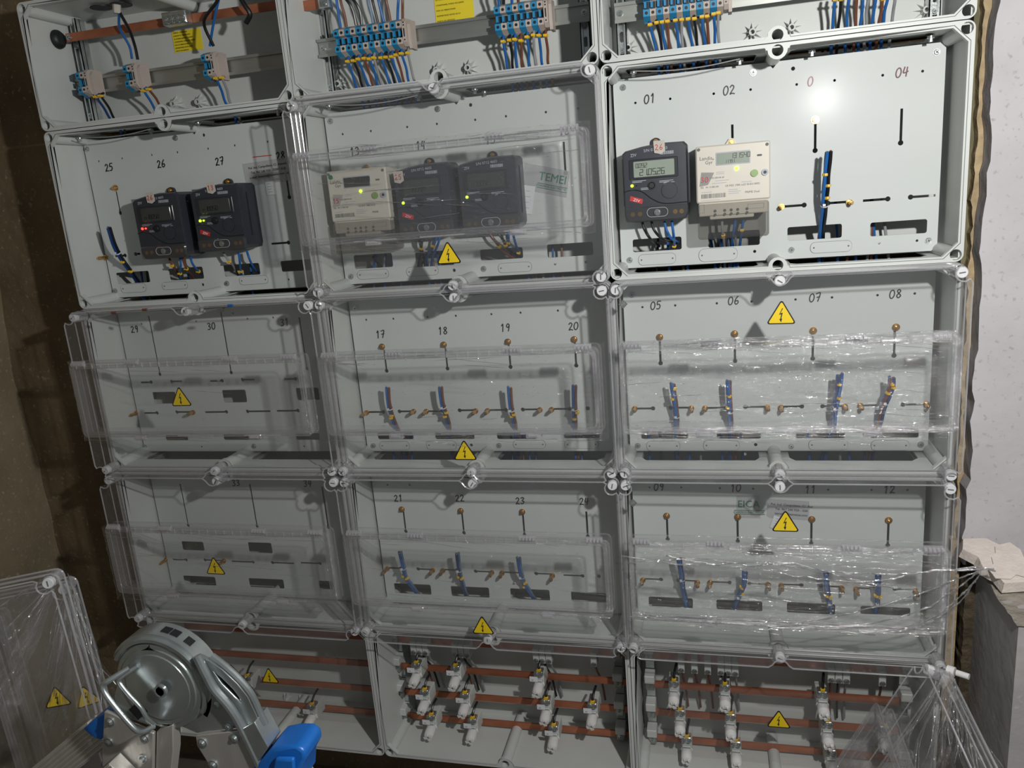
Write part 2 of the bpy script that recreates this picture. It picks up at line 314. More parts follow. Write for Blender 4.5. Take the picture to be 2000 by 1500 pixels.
# ------------------------------------------------------------------ meter enclosures
D = 0.19; BW = 0.632
def opening(H, w=BW, i=0.011, g=0.024, m=0.0115, mr=0.0150):
    """inner opening of a rim with corner gussets and half-round bumps at mid top and mid bottom"""
    c = w / 2; o = []
    for k in range(9):                                  # bottom bump (goes up)
        a = math.radians(180 - 22.5 * k); o.append((c + mr * 1.15 * math.cos(a), i + (mr + 0.002) * math.sin(a)))
    o += [(w - i - g, i), (w - i, i + g), (w - i, H - i - g), (w - i - g, H - i)]
    for k in range(9):
        a = math.radians(22.5 * k); o.append((c + mr * 1.15 * math.cos(a), H - i - (mr + 0.002) * math.sin(a)))
    o += [(i + g, H - i), (i, H - i - g), (i, i + g), (i + g, i)]
    return o
def body_mesh(H, ot=True, ob=True, fy=.058):
    w = BW; mb = MB(); e = 0.0008
    ho = [(x, z) for x in (.0135, w - .0135) for z in (.0135, H - .0135)] + [(w / 2, .0126), (w / 2, H - .0126)]
    mb.plate(rrect(e, e, w - e, H - e,   .0135, 5), [opening(H)] + [circ(x, z, .0098, 18) for x, z in ho], 0.0, 0.010)
    t = .0025; a = .0045
    mb.box((a, .010, a), (a + t, D, H - a)).box((w - a - t, .010, a), (w - a, D, H - a))
    op = [[(.05, .058), (.275, .058), (.285, .075), (.285, .165), (.04, .165), (.04, .075)], [(.355, .058), (.575, .058), (.590, .075), (.590, .165), (.345, .165), (.345, .075)]]
    narrow = [[(x, max(y, fy)) for x, y in o if not (y < .06 and fy > .06)] for o in op]
    for zz, yes in ((a, ob), (H - a - t, ot)):
        if zz == a and fy > .06: op_ = narrow
        else: op_ = op
        i0 = len(mb.v); mb.plate([(a, .010), (w - a, .010), (w - a, D), (a, D)], op_ if yes else [], 0, t)
        mb.xf(Matrix(((1, 0, 0, 0), (0, 0, 1, 0), (0, 1, 0, zz), (0, 0, 0, 1))), i0)
    mb.box((a, D - .003, a), (w - a, D, H - a))
    for x, z in ho:                                     # hollow screw pillars
        L = D - .01 if abs(x - w / 2) < .01 else .16
        mb.tube([(x, .004, z), (x, L, z)], .0130, 16, cap=False); mb.tube([(x, L, z), (x, .002, z)], .0098, 16, cap=False)
    return mb.mesh('body', [M['box']])
def groove_mesh(H):
    w = BW; q = MB(); pts = opening(H, i=.0068, g=.0265, mr=.0190); pts2 = opening(H, i=.0078, g=.0262, mr=.0180)
    q.plate(pts, [pts2], -0.0003, 0.0002); return q.mesh('gasket_groove', [M['groove']])
BM_ = {}
def boss_mesh():
    q = MB()
    q.tube([(0, 0, 0), (0, -.022, 0)], .007, 12, cap=False); q.tube([(0, -.022, 0), (0, 0, 0)], .004, 12, cap=False)
    q.add([(.007 * math.cos(math.radians(30 * k)), -.022, .007 * math.sin(math.radians(30 * k))) for k in range(12)] + [(.004 * math.cos(math.radians(30 * k)), -.022, .004 * math.sin(math.radians(30 * k))) for k in range(12)],
          [(k, k + 12, (k + 1) % 12 + 12, (k + 1) % 12) for k in range(12)])
    for k in range(9):
        a = 2 * math.pi * k / 9 + .2; c, s_ = math.cos(a), math.sin(a); p = .0008
        q.add([(c * .006 - s_ * p, 0, s_ * .006 + c * p), (c * .006 + s_ * p, 0, s_ * .006 - c * p), (c * .021, 0, s_ * .021), (c * .0065 - s_ * p, -.018, s_ * .0065 + c * p), (c * .0065 + s_ * p, -.018, s_ * .0065 - c * p), (c * .019, -.002, s_ * .019)],
              [(0, 1, 4, 3), (1, 2, 5, 4), (2, 0, 3, 5), (3, 4, 5)])
    return q.mesh('screw_boss', [M['box']])
BOSS = boss_mesh()
def screw_mesh(r=.005, hex_=False):
    q = MB(); n = 6 if hex_ else 16
    q.cyl((0, 0, 0), (0, -.002, 0), r * 1.25, 16).cyl((0, -.002, 0), (0, -.0048, 0), r, n, r2=r * .8)
    q.mi = 1; q.obox((0, -.0049, 0), (r * .6, 0, 0), (0, .0003, 0), (0, 0, r * .14)).obox((0, -.0049, 0), (r * .14, 0, 0), (0, .0003, 0), (0, 0, r * .6))
    return q.mesh('screw', [M['zinc'], M['groove']])
SCREW = screw_mesh()
def inst(me, name, parent, loc, rot=None, label=None):
    o = bpy.data.objects.new(name, me); COL.objects.link(o); o.parent = parent; o.location = loc
    if rot: o.rotation_euler = rot
    if label: o['label'] = label
    return o
RN = ['top', 'second', 'third', 'fourth', 'bottom']; CN = ['left', 'middle', 'right']
ENC = {}
ELAB = {(0, 0): 'grey open enclosure at top left with copper bar and three terminal pairs',
        (0, 1): 'grey open enclosure, middle of top row, with two blue and beige terminal strips',
        (0, 2): 'grey open enclosure, right end of top row, wires hanging over its lower edge',
        (1, 0): 'grey lidless enclosure numbered 25 to 28 with two tilted-looking dark meters',
        (1, 1): 'grey enclosure under a clear lid with one beige and two dark meters inside',
        (1, 2): 'grey lidless enclosure numbered 01 to 04 with one charcoal and one beige meter',
        (2, 0): 'grey enclosure under a clear lid, numbered 29 to 31, without meters or cables',
        (2, 1): 'grey enclosure under a clear lid, numbered 17 to 20, four cable bundles inside',
        (2, 2): 'grey enclosure under a clear lid, numbered 05 to 08, beside the white wall',
        (3, 0): 'grey enclosure under a clear lid, fourth row left, above the ladder hinge',
        (3, 1): 'grey enclosure under a clear lid, numbered 21 to 24',
        (3, 2): 'grey enclosure under a clear lid, numbered 09 to 12, film torn over its window',
        (4, 0): 'open grey busbar enclosure at bottom left behind the ladder, two white fuses',
        (4, 1): 'open grey busbar enclosure at bottom middle with ten white fuse knobs',
        (4, 2): 'open grey busbar enclosure at bottom right, half hidden by a film-wrapped lid'}
for (r, c), lab in ELAB.items():
    H = RZ[r] - RZ[r + 1]
    bk = (round(H, 4), r == 3)
    if bk not in BM_: BM_[bk] = (body_mesh(H, r > 0, r < 4, .105 if r == 3 else .058), groove_mesh(H))
    bmh, gmh = BM_[bk]
    t = empty('meter_enclosure', (CX[c], 0, RZ[r + 1]), lab, 'enclosure', 'grey modular enclosures'); ENC[r, c] = t
    inst(bmh, 'body', t, (0, 0, 0)); inst(gmh, 'gasket_groove', t, (0, 0, 0))
    for bp in {(0, 0): ((345, 204), (393, 200)), (0, 1): ((856, 139), (917, 134), (665, 165)), (0, 2): ((1469, 65), (1545, 56), (1228, 95), (1806, 22)), (4, 0): ((562, 1364), (592, 1368))}.get((r, c), ()):
        p = at(bp[0], bp[1], D - .008); inst(BOSS, 'screw_boss', t, (p.x - CX[c], D - .003, p.z - RZ[r + 1]))
def loc_in(r, c, p): return (p.x - CX[c], p.z - RZ[r + 1])
PY = 0.103
def plate_thing(r, c, keys, wins, dots, screws, pockets=()):
    """mounting plate with real cut-outs; pixel data are read at the plate's own depth"""
    H = RZ[r] - RZ[r + 1]; t = ENC[r, c]; L = .0125; Rr = BW - .018; B = .0125; T = H - .0185; ch = .010; m = BW / 2
    out = [(L + ch, B), (m - .011, B), (m, B + .012), (m + .011, B), (Rr - ch, B), (Rr, B + ch), (Rr, T - ch), (Rr - ch, T), (m + .011, T), (m, T - .012), (m - .011, T), (L + ch, T), (L, T - ch), (L, B + ch)]
    holes = []
    for (x0, y0, x1, y1) in keys:                       # slot from the narrow end to the round end
        a = at(x0, y0, PY); b = at(x1, y1, PY); a = V(*loc_in(r, c, a)); b = V(*loc_in(r, c, b))
        if abs(a.x - b.x) < abs(a.y - b.y): a.x = b.x
        else: a.y = b.y
        d = (b - a); Ln = d.length; d.normalize(); nn = V(-d.y, d.x); w_ = .0023; R_ = .0048; p = [a - nn * w_, a + nn * w_]
        p = [a + nn * w_, a - nn * w_]
        al = math.asin(w_ / R_)
        for k in range(11):
            th = -math.pi + al + (2 * math.pi - 2 * al) * k / 10
            p.append(b + d * (R_ * math.cos(th)) + nn * (R_ * math.sin(th)))
        holes.append([(q.x, q.y) for q in p])
    for (x0, y0, x1, y1) in wins:
        a = loc_in(r, c, at(x0, y0, PY)); b = loc_in(r, c, at(x1, y1, PY))
        a = (max(a[0], L + .004), a[1]); b = (min(b[0], Rr - .004), b[1])
        holes.append(rrect(a[0], b[1], b[0], a[1], .004, 3))
    for d_ in dots:
        p = loc_in(r, c, at(d_[0], d_[1], PY)); holes.append(circ(p[0], p[1], d_[2] * 1.25 if len(d_) > 2 else .0025, 10))
    q = MB().plate(out, holes, PY, PY + .0025); pl = q.build('mounting_plate', [M['plate']], t, sharp=0.3)
    for (sx, sy) in screws:
        p = loc_in(r, c, at(sx, sy, PY)); inst(SCREW, 'screw', pl, (p[0], PY, p[1]), (0, random.uniform(0, 3), 0))
    for (x0, y0, x1, y1) in pockets:                    # raised oval strap outline below each window
        a = loc_in(r, c, at(x0, y0, PY)); b = loc_in(r, c, at(x1, y1, PY)); g = MB()
        x0, z0, x1, z1 = a[0], b[1], b[0], a[1]; h = (z1 - z0); 
        g.plate(rrect(x0, z0, x1, z1, h * .42, 5), [], PY - .0022, PY); g.mi = 1
        for sx in (x0 + .006, x1 - .006): g.plate(circ(sx, (z0 + z1) / 2, .0018, 8), [], PY - .0026, PY - .002)
        lp = rrect(x0, z0, x1, z1, h * .42, 5); g.tube([V(x, PY - .0012, z) for x, z in lp + lp[:1]], .0006, 5, cap=False, up=(0, 1, 0))
        g.build('strap_plate', [M['plate'], M['groove']], pl)
    return pl
def stud(pl, r, c, px, py, long=True):
    p = loc_in(r, c, at(px, py, PY)); q = MB()
    if long: q.cyl((0, 0, 0), (0, -.004, 0), .0062, 12).cyl((0, -.004, 0), (0, -.0225, 0), .0042, 10).cyl((0, -.0225, 0), (0, -.027, 0), .0026, 10)
    else: q.cyl((0, 0, 0), (0, -.0022, 0), .0075, 16).cyl((0, -.0022, 0), (0, -.007, 0), .0058, 14, r2=.0046).cyl((0, -.007, 0), (0, -.0105, 0), .0028, 10)
    key = 'L' if long else 'S'
    if key not in BM_: BM_[key] = q.mesh('brass_screw', [M['brass']])
    return inst(BM_[key], 'brass_screw', pl, (p[0], PY, p[1]), (random.uniform(-.05, .05), 0, random.uniform(-.06, .06)))
# handwriting -------------------------------------------------------
G = {'0': [[(.5, 1), (.2, .85), (.05, .45), (.2, .08), (.5, 0), (.8, .2), (.92, .6), (.75, .93), (.5, 1)]],
     '1': [[(.25, .8), (.55, 1), (.5, 0)]], '|': [[(.55, 1), (.45, 0)]],
     '2': [[(.1, .8), (.4, 1), (.75, .85), (.7, .6), (.15, .05), (.5, .08), (.95, 0)]],
     '3': [[(.1, .9), (.5, 1), (.8, .8), (.4, .55), (.8, .35), (.6, .05), (.1, .05)]],
     '4': [[(.3, 1), (.1, .45), (.5, .4), (.9, .5)], [(.75, .95), (.6, 0)]],
     '5': [[(.9, 1), (.3, 1), (.2, .6), (.6, .62), (.8, .35), (.55, .03), (.1, .05)]],
     '6': [[(.7, 1), (.25, .6), (.15, .2), (.45, 0), (.8, .2), (.7, .45), (.25, .4)]],
     '7': [[(.1, .95), (.85, 1), (.45, 0)], [(.25, .5), (.8, .55)]],
     '8': [[(.5, .55), (.2, .8), (.5, 1), (.8, .8), (.5, .55), (.15, .25), (.45, 0), (.85, .22), (.5, .55)]],
     '9': [[(.8, .7), (.5, .5), (.2, .7), (.45, 1), (.8, .85), (.75, .4), (.6, 0)]]}
def handwrite(pl, r, c, txt, px, py, h, m='ink', wd=.0011, rot=0):
    """number written on a plate, centre at pixel"""
    p = loc_in(r, c, at(px, py, PY)); q = MB(); w = h * .62; n = len(txt); x = -n * w * .6; 
    for ch in txt:
        for st in G.get(ch, []):
            pts = smooth([V(x + a * w + (b * h * .12), 0, (b - .5) * h) for a, b in st], 4)
            q.ribbon(pts, wd, .0003)
        x += w * 1.2
    q.xf(Matrix.Translation((p[0], PY - .0005, p[1])) @ Matrix.Rotation(rot, 4, 'Y'))
    return q.build('written_number', [M[m]], pl)
def text_mesh(txt, size, m, align='CENTER', ex=0.0002, sx=1.0):
    cu = bpy.data.curves.new('t', 'FONT'); cu.body = txt; cu.size = size; cu.align_x = align; cu.align_y = 'CENTER'; cu.extrude = ex; cu.resolution_u = 2
    o = bpy.data.objects.new('t', cu); COL.objects.link(o); bpy.context.view_layer.update()
    me = bpy.data.meshes.new_from_object(o); bpy.data.objects.remove(o); me.transform(Matrix.Rotation(math.radians(90), 4, 'X') @ Matrix.Diagonal((sx, 1, 1, 1)))
    me.materials.clear(); me.materials.append(m); return me
def text(name, txt, size, m, parent, loc, rot=0, align='CENTER', sx=1.0):
    o = bpy.data.objects.new(name, text_mesh(txt, size, M[m], align, sx=sx)); COL.objects.link(o); o.parent = parent; o.location = loc; o.rotation_euler = (0, rot, 0); return o

def atx(px, py, X):
    d = CR @ Vector(((px - 1000) / FPX, -(py - 750) / FPX, -1.0)); return CP + d * ((X - CP.x) / d.x)
def atz(px, py, Z):
    d = CR @ Vector(((px - 1000) / FPX, -(py - 750) / FPX, -1.0)); return CP + d * ((Z - CP.z) / d.z)
# ------------------------------------------------------------------ mounting plates (row, column)
PL = {}
def do_plate(r, c, keys, wins, dots, screws, pockets, studs_l, studs_s, nums):
    pl = PL[r, c] = plate_thing(r, c, keys, wins, dots, screws, pockets)
    for p in studs_l: stud(pl, r, c, *p)
    for p in studs_s: stud(pl, r, c, p[0], p[1], False)
    for n in nums:
        if n[0]: handwrite(pl, r, c, n[0], n[1], n[2], n[4] if len(n) > 4 else .016, n[3] if len(n) > 3 else 'ink', rot=-.06)
do_plate(1, 2, [(1432, 243, 1431, 300), (1592, 238, 1592, 294), (1761, 212, 1759, 279), (1526, 403, 1570.6, 400.5), (1658, 394.5, 1617, 397), (1685.5, 391, 1734, 388.5), (1827, 381.5, 1778.5, 385)],
    [(1235.5, 468, 1331.5, 487), (1383, 455, 1484, 478), (1538, 444, 1644, 464), (1700, 435, 1810, 455)],
    [(1241, 201), (1309, 193), (1394, 183), (1466, 175), (1556, 165), (1630, 157), (1724, 147), (1802, 139), (1549, 134, .003), (1474, 491, .0025), (1717, 475), (1791, 470)],
    [(1217, 171), (1471, 142), (1829, 102), (1230, 508), (1546, 488), (1813, 470)],
    [(1247, 498, 1320, 514), (1365, 487, 1440, 507), (1583, 474, 1663, 490)], [(1526, 404), (1658, 395)], [(1592, 234)],
    [('01', 1269, 193), ('02', 1424, 176), ('0', 1583, 159, 'pale'), ('04', 1762, 141, 'redbrown')])
do_plate(1, 1, [(1101, 277, 1104.5, 338)], [(690, 499, 768, 521), (810, 493, 888, 517), (937, 488, 1022, 504), (1068, 478, 1159, 498)],
    [(669, 262), (724, 256), (795, 248), (853, 242), (928, 234), (988, 227), (1066, 219), (1129, 212), (919, 205, .003), (887, 528, .003), (1084, 516), (1144, 512)],
    [(646, 237), (855, 213), (686, 540), (945, 525)], [(698, 529, 760, 542), (794, 523, 857, 536), (973, 515, 1039, 529)], [], [],
    [('13', 693, 296), ('14', 822, 284), ('15', 958, 273), ('16', 1102, 256)])
do_plate(1, 0, [(227, 374, 234.6, 416), (557.5, 331, 565, 385), (224, 500, 244, 499), (274, 495, 264.8, 496.2), (529.5, 476.6, 563, 473.8)],
    [(225.6, 533, 294, 551), (328, 525, 399, 544), (435, 518, 509, 536), (547, 510, 615, 527)],
    [(192.6, 315), (238, 309.4), (296, 302.7), (346, 297.4), (406, 290.4), (458, 284), (522.4, 276.7), (397.6, 263.8, .003), (396, 556, .003), (563.6, 546), (511, 478)],
    [(170.4, 291), (343.5, 269.4), (225.6, 567.6), (444, 553.6)], [(236, 556, 287, 569), (317, 552, 368, 563), (467.6, 541, 525, 553)], [(207, 503)], [(226, 367)],
    [('25', 213, 327), ('26', 315, 320), ('27', 429, 315), ('28', 548, 304)])
do_plate(2, 2, [(1289, 664, 1290.2, 709.4), (1435, 658, 1435.6, 705), (1587, 651, 1587.3, 700.5), (1749, 645, 1746, 694.6), (1241, 798, 1275.4, 797.8), (1348, 796.7, 1310, 796.7), (1377, 796.7, 1417, 796.5),
    (1498, 795.6, 1455.6, 795), (1525, 795.6, 1566, 794), (1650, 793.8, 1606.6, 793.8), (1680, 792, 1719, 791.6), (1809, 789, 1763.8, 790.4)],
    [(1252, 842, 1344, 857), (1400, 841, 1486, 857), (1555, 839, 1650, 856), (1700, 837, 1794, 855)],
    [(1254.7, 600), (1318.7, 596.6), (1400, 592.5), (1467.8, 589), (1553.7, 585), (1625, 581), (1713.9, 576.6), (1786.7, 573.3), (1476, 868.5, .003)],
    [(1246, 870), (1545.5, 870.7), (1797.8, 867.8), (1234.4, 575.5)], [(1263, 861, 1328, 880), (1374, 860, 1444, 879), (1579.6, 859, 1655, 878), (1701.6, 860, 1775, 879)],
    [(1240, 798), (1350, 797), (1377, 797), (1498, 795.6), (1525, 795.6), (1650, 793.8), (1680, 792), (1809, 789)], [(1288.4, 658.7), (1434.5, 652), (1588, 646), (1749.7, 639)],
    [('05', 1281, 596.5), ('06', 1433, 587), ('07', 1592, 581), ('08', 1749, 574)])
do_plate(2, 1, [(748, 683, 754.9, 724.4), (868, 679, 873.8, 719.9), (993, 673, 997, 716.8), (1122, 669, 1125.4, 714), (718, 805.4, 748.8, 804.6), (808.8, 803, 780, 803.7), (833.5, 803, 863, 803), (929.6, 802, 897.6, 801.6),
    (953, 801.6, 988, 800.7), (1055, 800, 1021, 800), (1078, 799.5, 1113, 798.5)], [(737, 845, 808, 858), (849, 845, 927, 857.5), (970, 845, 1049, 857.5), (1101, 845, 1172, 856)],
    [(715, 624.7), (768, 622.6), (835, 619), (890, 616.8), (959.5, 613.7), (1016.5, 610.7), (1089.4, 606.7), (920.5, 869.3, .003), (1148, 797.6, .004)],
    [(694.8, 602.5), (729.5, 870), (975, 869.6)], [(741.7, 862, 800.6, 878), (833, 861, 892, 877), (1002.5, 860, 1066, 875), (1103, 860, 1169, 875)],
    [(717, 805.6), (808.8, 803), (833.5, 803), (929.6, 802), (953, 801.6), (1055, 800), (1078, 799.5)], [(746.3, 677), (866.8, 673), (992, 667.4), (1121.4, 662.8)],
    [('17', 743, 653), ('18', 865, 646), ('19', 987, 640), ('20', 1120, 637)])
do_plate(2, 0, [(289.5, 617, 311.8, 731), (429.8, 610, 451, 727.6), (581.6, 620, 599, 720), (274.7, 747, 295, 746.6), (355.6, 745.8, 335, 745.5), (409.8, 743.8, 433.5, 743.8), (497.6, 742.4, 473.3, 741.8), (554.6, 740, 577, 740),
    (281, 806.8, 306.6, 806.5), (376, 805, 345, 805), (399.8, 805, 442, 804.5), (528, 803.7, 483, 803.7), (540, 802.8, 581.6, 802)],
    [(296.7, 766, 346, 788), (432.6, 762, 483, 785.7), (577, 758, 625, 781), (322, 850, 368, 860), (435, 848, 509, 859), (577, 846, 625, 859)],
    [(276, 632.7), (382.7, 627.5), (482.8, 622.7), (533, 620.4), (454.8, 612), (393.6, 872.6), (593.6, 871.5)], [(283.8, 872.6), (496.7, 871)], [], [(266, 807), (378, 805)], [],
    [('29', 263, 643), ('30', 413, 637), ('31', 556, 629.5)])
do_plate(3, 2, [(1302.6, 1012, 1304, 1053), (1440.7, 1014, 1441, 1057), (1585, 1018, 1584.5, 1061), (1735, 1021, 1733.8, 1065), (1256, 1131.8, 1291, 1132), (1362, 1137, 1325, 1133.6), (1387, 1137, 1425, 1138),
    (1500, 1141, 1463.7, 1139.8), (1525.8, 1142.7, 1565, 1143), (1643.6, 1148, 1604, 1145), (1671.8, 1150, 1708, 1150), (1788, 1154, 1748, 1151)],
    [(1266.6, 1165, 1353.5, 1189), (1399, 1171, 1489, 1195), (1537, 1176, 1631, 1201), (1681, 1183, 1777.6, 1204)],
    [(1268.5, 952), (1330.5, 952), (1406, 953.6), (1471, 954.7), (1617.7, 956.6), (1702, 957), (1772.8, 957)], [], [],
    [(1256, 1132), (1362, 1137), (1387, 1137), (1500, 1141), (1526, 1142.7), (1643.6, 1148), (1672, 1150), (1788, 1154)], [(1302, 1007.3), (1440.7, 1009.5), (1585.3, 1014), (1735.3, 1016)],
    [('09', 1287, 951), ('10', 1437, 953), ('11', 1583, 956), ('12', 1737, 956)])
do_plate(3, 1, [(786, 999, 792.4, 1038), (901, 1002, 906, 1041), (1021, 1004, 1024.4, 1045), (1144.7, 999, 1148, 1048), (757, 1110, 782.5, 1110), (845.5, 1113.6, 816.4, 1111.5), (865.6, 1113.6, 892, 1113.6), (961, 1117.5, 928.6, 1116),
    (981, 1118.4, 1015, 1119), (1079.5, 1123.5, 1047, 1120.5), (1100.6, 1123, 1137.5, 1125)], [(769, 1139, 843, 1162), (880, 1144.5, 956.5, 1168), (996, 1149, 1074.5, 1173.6), (1115, 1155.6, 1186, 1177.5)],
    [(1169.5, 1125.6, .004), (757, 947), (800, 947)], [], [], [(757, 1110), (845.5, 1113.6), (865.6, 1113.6), (961, 1117.5), (981, 1118.4), (1079.5, 1123.5)], [(785, 994.5), (900, 997.5), (1020, 999.6)],
    [('21', 778, 973), ('22', 898, 973), ('23', 1016, 978), ('24', 1141, 979)])
do_plate(3, 0, [(349, 945, 367.2, 1026.6), (484.7, 945, 501.6, 1028), (627.7, 950, 640.7, 1030), (337, 1093.2, 363.3, 1093.7), (438, 1095, 399.7, 1093.7), (452, 1095.5, 493.8, 1098), (574, 1100, 531.5, 1099), (587, 1100, 624.6, 1100.7)],
    [(353.4, 1057, 399.7, 1076), (483, 1059, 532.8, 1081), (356.8, 1124, 423, 1144.4), (484.7, 1129, 556, 1150), (622, 1134, 652, 1152)], [], [], [], [(324, 1093), (438, 1095)], [],
    [('33', 461, 943), ('34', 601, 944)])

# ------------------------------------------------------------------ clear lids, windows, film
def notched(H):
    """outline of the lid's front: corners and mid top / mid bottom scooped out round the screws"""
    w = BW; c = .0135; R = .0140; o = []
    def corner(ox, oz, sx, sz, rev):
        a = [(ox, oz + sz * .030)] + [(ox + sx * (c + R * math.cos(math.radians(t))), oz + sz * (c + R * math.sin(math.radians(t)))) for t in (135, 100, 70, 45, 20, -10, -45)] + [(ox + sx * .030, oz)]
        return a[::-1] if rev else a
    o += corner(0, 0, 1, 1, False)
    o += [(w / 2 - .024, 0), (w / 2 - .016, .006)] + [(w / 2 + .014 * math.cos(math.radians(t)), .006 + .012 * math.sin(math.radians(t))) for t in (150, 120, 90, 60, 30)] + [(w / 2 + .016, .006), (w / 2 + .024, 0)]
    o += corner(w, 0, -1, 1, True)
    o += corner(w, H, -1, -1, False)
    o += [(w / 2 + .024, H), (w / 2 + .016, H - .006)] + [(w / 2 + .014 * math.cos(math.radians(t)), H - .006 - .012 * math.sin(math.radians(t))) for t in (30, 60, 90, 120, 150)] + [(w / 2 - .016, H - .006), (w / 2 - .024, H)]
    o += corner(0, H, 1, -1, True)
    return o
LF, WF = -.058, -.090
def sign_mesh(s):
    q = MB(); r = .0045
    def tri(R_, rr):
        o = []
        for k in range(3):
            a = math.radians(90 + 120 * k); cx, cz = (R_ - 2 * rr) * math.cos(a), (R_ - 2 * rr) * math.sin(a)
            for j in range(5): b = a + math.radians(-60 + 30 * j); o.append((cx + rr * math.cos(b), cz + rr * math.sin(b)))
        return o
    q.plate(tri(s * .62, .0035), [], -.0008, 0); q.mi = 1; q.plate(tri(s * .53, .002), [], -.0011, -.0008); q.mi = 0
    k = s * .012
    q.plate([(a * k, b * k) for a, b in ((2, 24), (-7, 3), (-.5, 5.5), (-3, -10), (-6, -9), (-.5, -20), (2.8, -7.5), (0, -8.6), (4, 10.5), (-2.8, 8), (4.5, 23))], [], -.0014, -.0011)
    return q.mesh('warning_sign', [M['ink'], M['sign']])
SIGN = sign_mesh(.05)
def cap_mesh():
    q = MB(); q.cyl((0, 0, 0), (0, -.010, 0), .0101, 18).cyl((0, -.010, 0), (0, -.012, 0), .0101, 18, r2=.0088); q.mi = 1
    q.obox((0, -.0121, 0), (.0052, 0, 0), (0, .0004, 0), (0, 0, .0011)); return q.mesh('lid_screw', [M['cap'], M['groove']])
CAP = cap_mesh()
def lid(r, c, sign_px=None, sign_y=LF, window=True):
    H = RZ[r] - RZ[r + 1]; w = BW; t = ENC[r, c]; key = 'lid%.3f' % H
    if key not in BM_:
        q = MB(); N = notched(H); wx0, wx1, wz0, wz1 = .024, w - .024, .118, H - .114
        q.plate(N, [rrect(wx0, wz0, wx1, wz1, .01, 3)], LF, LF + .0022)
        n = len(N); q.add([(x, LF, z) for x, z in N] + [(x, -.006, z) for x, z in N], [(k, (k + 1) % n, (k + 1) % n + n, k + n) for k in range(n)])
        q.plate(rrect(.001, .001, w - .001, H - .001, .012, 4), [rrect(.012, .012, w - .012, H - .012, .008, 4)], -.006, -.0006)
        a = q.mesh('lid_shell', [M['lid']])
        b = MB(); loop = [V(x, LF + .001, z) for x, z in N]; b.tube(loop + [loop[0]], .0016, 5, cap=False, up=(0, 1, 0))
        for yy, ins, rr in ((-.004, .001, .0018), (-.004, .010, .0014), (-.026, .0015, .0013)):
            lp = [V(x, yy, z) for x, z in rrect(ins, ins, w - ins, H - ins, .013, 4)]; b.tube(lp + [lp[0]], rr, 5, cap=False, up=(0, 1, 0))
        for x, z in [(x, z) for x in (.0135, w - .0135) for z in (.0135, H - .0135)] + [(w / 2, .0126), (w / 2, H - .0126)]:
            b.tube([(x, -.006, z), (x, -.034, z)], .0122, 12, cap=False)
            for aa in range(4): an = math.radians(45 + 90 * aa); b.tube([(x + .0108 * math.cos(an), -.006, z + .0108 * math.sin(an)), (x + .0108 * math.cos(an), -.036, z + .0108 * math.sin(an))], .0011, 4)
        e = b.mesh('lid_edge', [M['bead']])
        # window box: frame with ribs, pane, hinge knuckles, latches
        f = MB(); x0, x1, z0, z1 = .020, w - .020, .114, H - .114
        f.plate(rrect(x0, z0, x1, z1, .010, 3), [rrect(x0 + .012, z0 + .012, x1 - .012, z1 - .012, .006, 3)], WF, WF + .003)
        for ins, ya, yb in ((0, WF + .003, LF - .001), (.012, WF + .003, LF + .006)):
            A = rrect(x0 + ins, z0 + ins, x1 - ins, z1 - ins, .010 - ins * .3, 3); m_ = len(A)
            f.add([(x, ya, z) for x, z in A] + [(x, yb, z) for x, z in A], [(k, (k + 1) % m_, (k + 1) % m_ + m_, k + m_) for k in range(m_)])
        for ins, yy, rr in ((0, WF + .001, .0012), (.012, WF + .001, .0011), (-.001, LF - .002, .0014), (.006, WF + .0008, .0008)):
            lp = [V(x, yy, z) for x, z in rrect(x0 + ins, z0 + ins, x1 - ins, z1 - ins, .010, 3)]; f.tube(lp + [lp[0]], rr, 5, cap=False, up=(0, 1, 0))
        fr = f.mesh('window_frame', [M['frame']])
        p = MB().plate(rrect(x0 + .012, z0 + .012, x1 - .012, z1 - .012, .006, 3), [], WF + .001, WF + .0024).mesh('window_pane', [M['lid']])
        k = MB()
        for i in range(5): k.cyl((-.016 + i * .0072, 0, 0), (-.0115 + i * .0072, 0, 0), .0048, 8)
        k.box((-.017, .001, -.007), (.017, .006, .007)); kn = k.mesh('hinge_knuckle', [M['bead']])
        k = MB(); k.slab(-.016, -.006, .016, .006, .002, -.006, .004, .0015); k.box((-.010, -.009, -.001), (.010, -.005, .003)); la = k.mesh('latch', [M['bead']])
        g = MB()
        for i in range(26): g.obox((x0 + .02 + (x1 - x0 - .04) * i / 25, WF - .0006, z1 - .006), (.0006, 0, 0), (0, .0012, 0), (0, 0, .0055))
        for sx in (.16, .3, .47): g.obox((x0 + sx, WF + .001, z0 + .002), (.045, 0, 0), (0, .0018, 0), (0, 0, .0012))
        rb = g.mesh('frame_rib', [M['bead']])
        BM_[key] = (a, e, fr, p, kn, la, rb)
    a, e, fr, p, kn, la, rb = BM_[key]
    L = inst(a, 'lid', t, (0, 0, 0)); inst(e, 'lid_edge', L, (0, 0, 0)); inst(p, 'window_pane', L, (0, 0, 0)); inst(fr, 'window_frame', L, (0, 0, 0)); inst(rb, 'frame_rib', L, (0, 0, 0))
    for x in (.045, .19, .44, w - .05): inst(kn, 'hinge_knuckle', L, (x, WF - .001, H - .115))
    for x in (.175, w - .16): inst(la, 'latch', L, (x, WF + .003, .1125))
    for x, z in [(x, z) for x in (.0135, w - .0135) for z in (.0135, H - .0135)] + [(w / 2, .0126), (w / 2, H - .0126)]:
        inst(CAP, 'lid_screw', L, (x, -.032, z), (0, random.uniform(0, 3.1), 0))
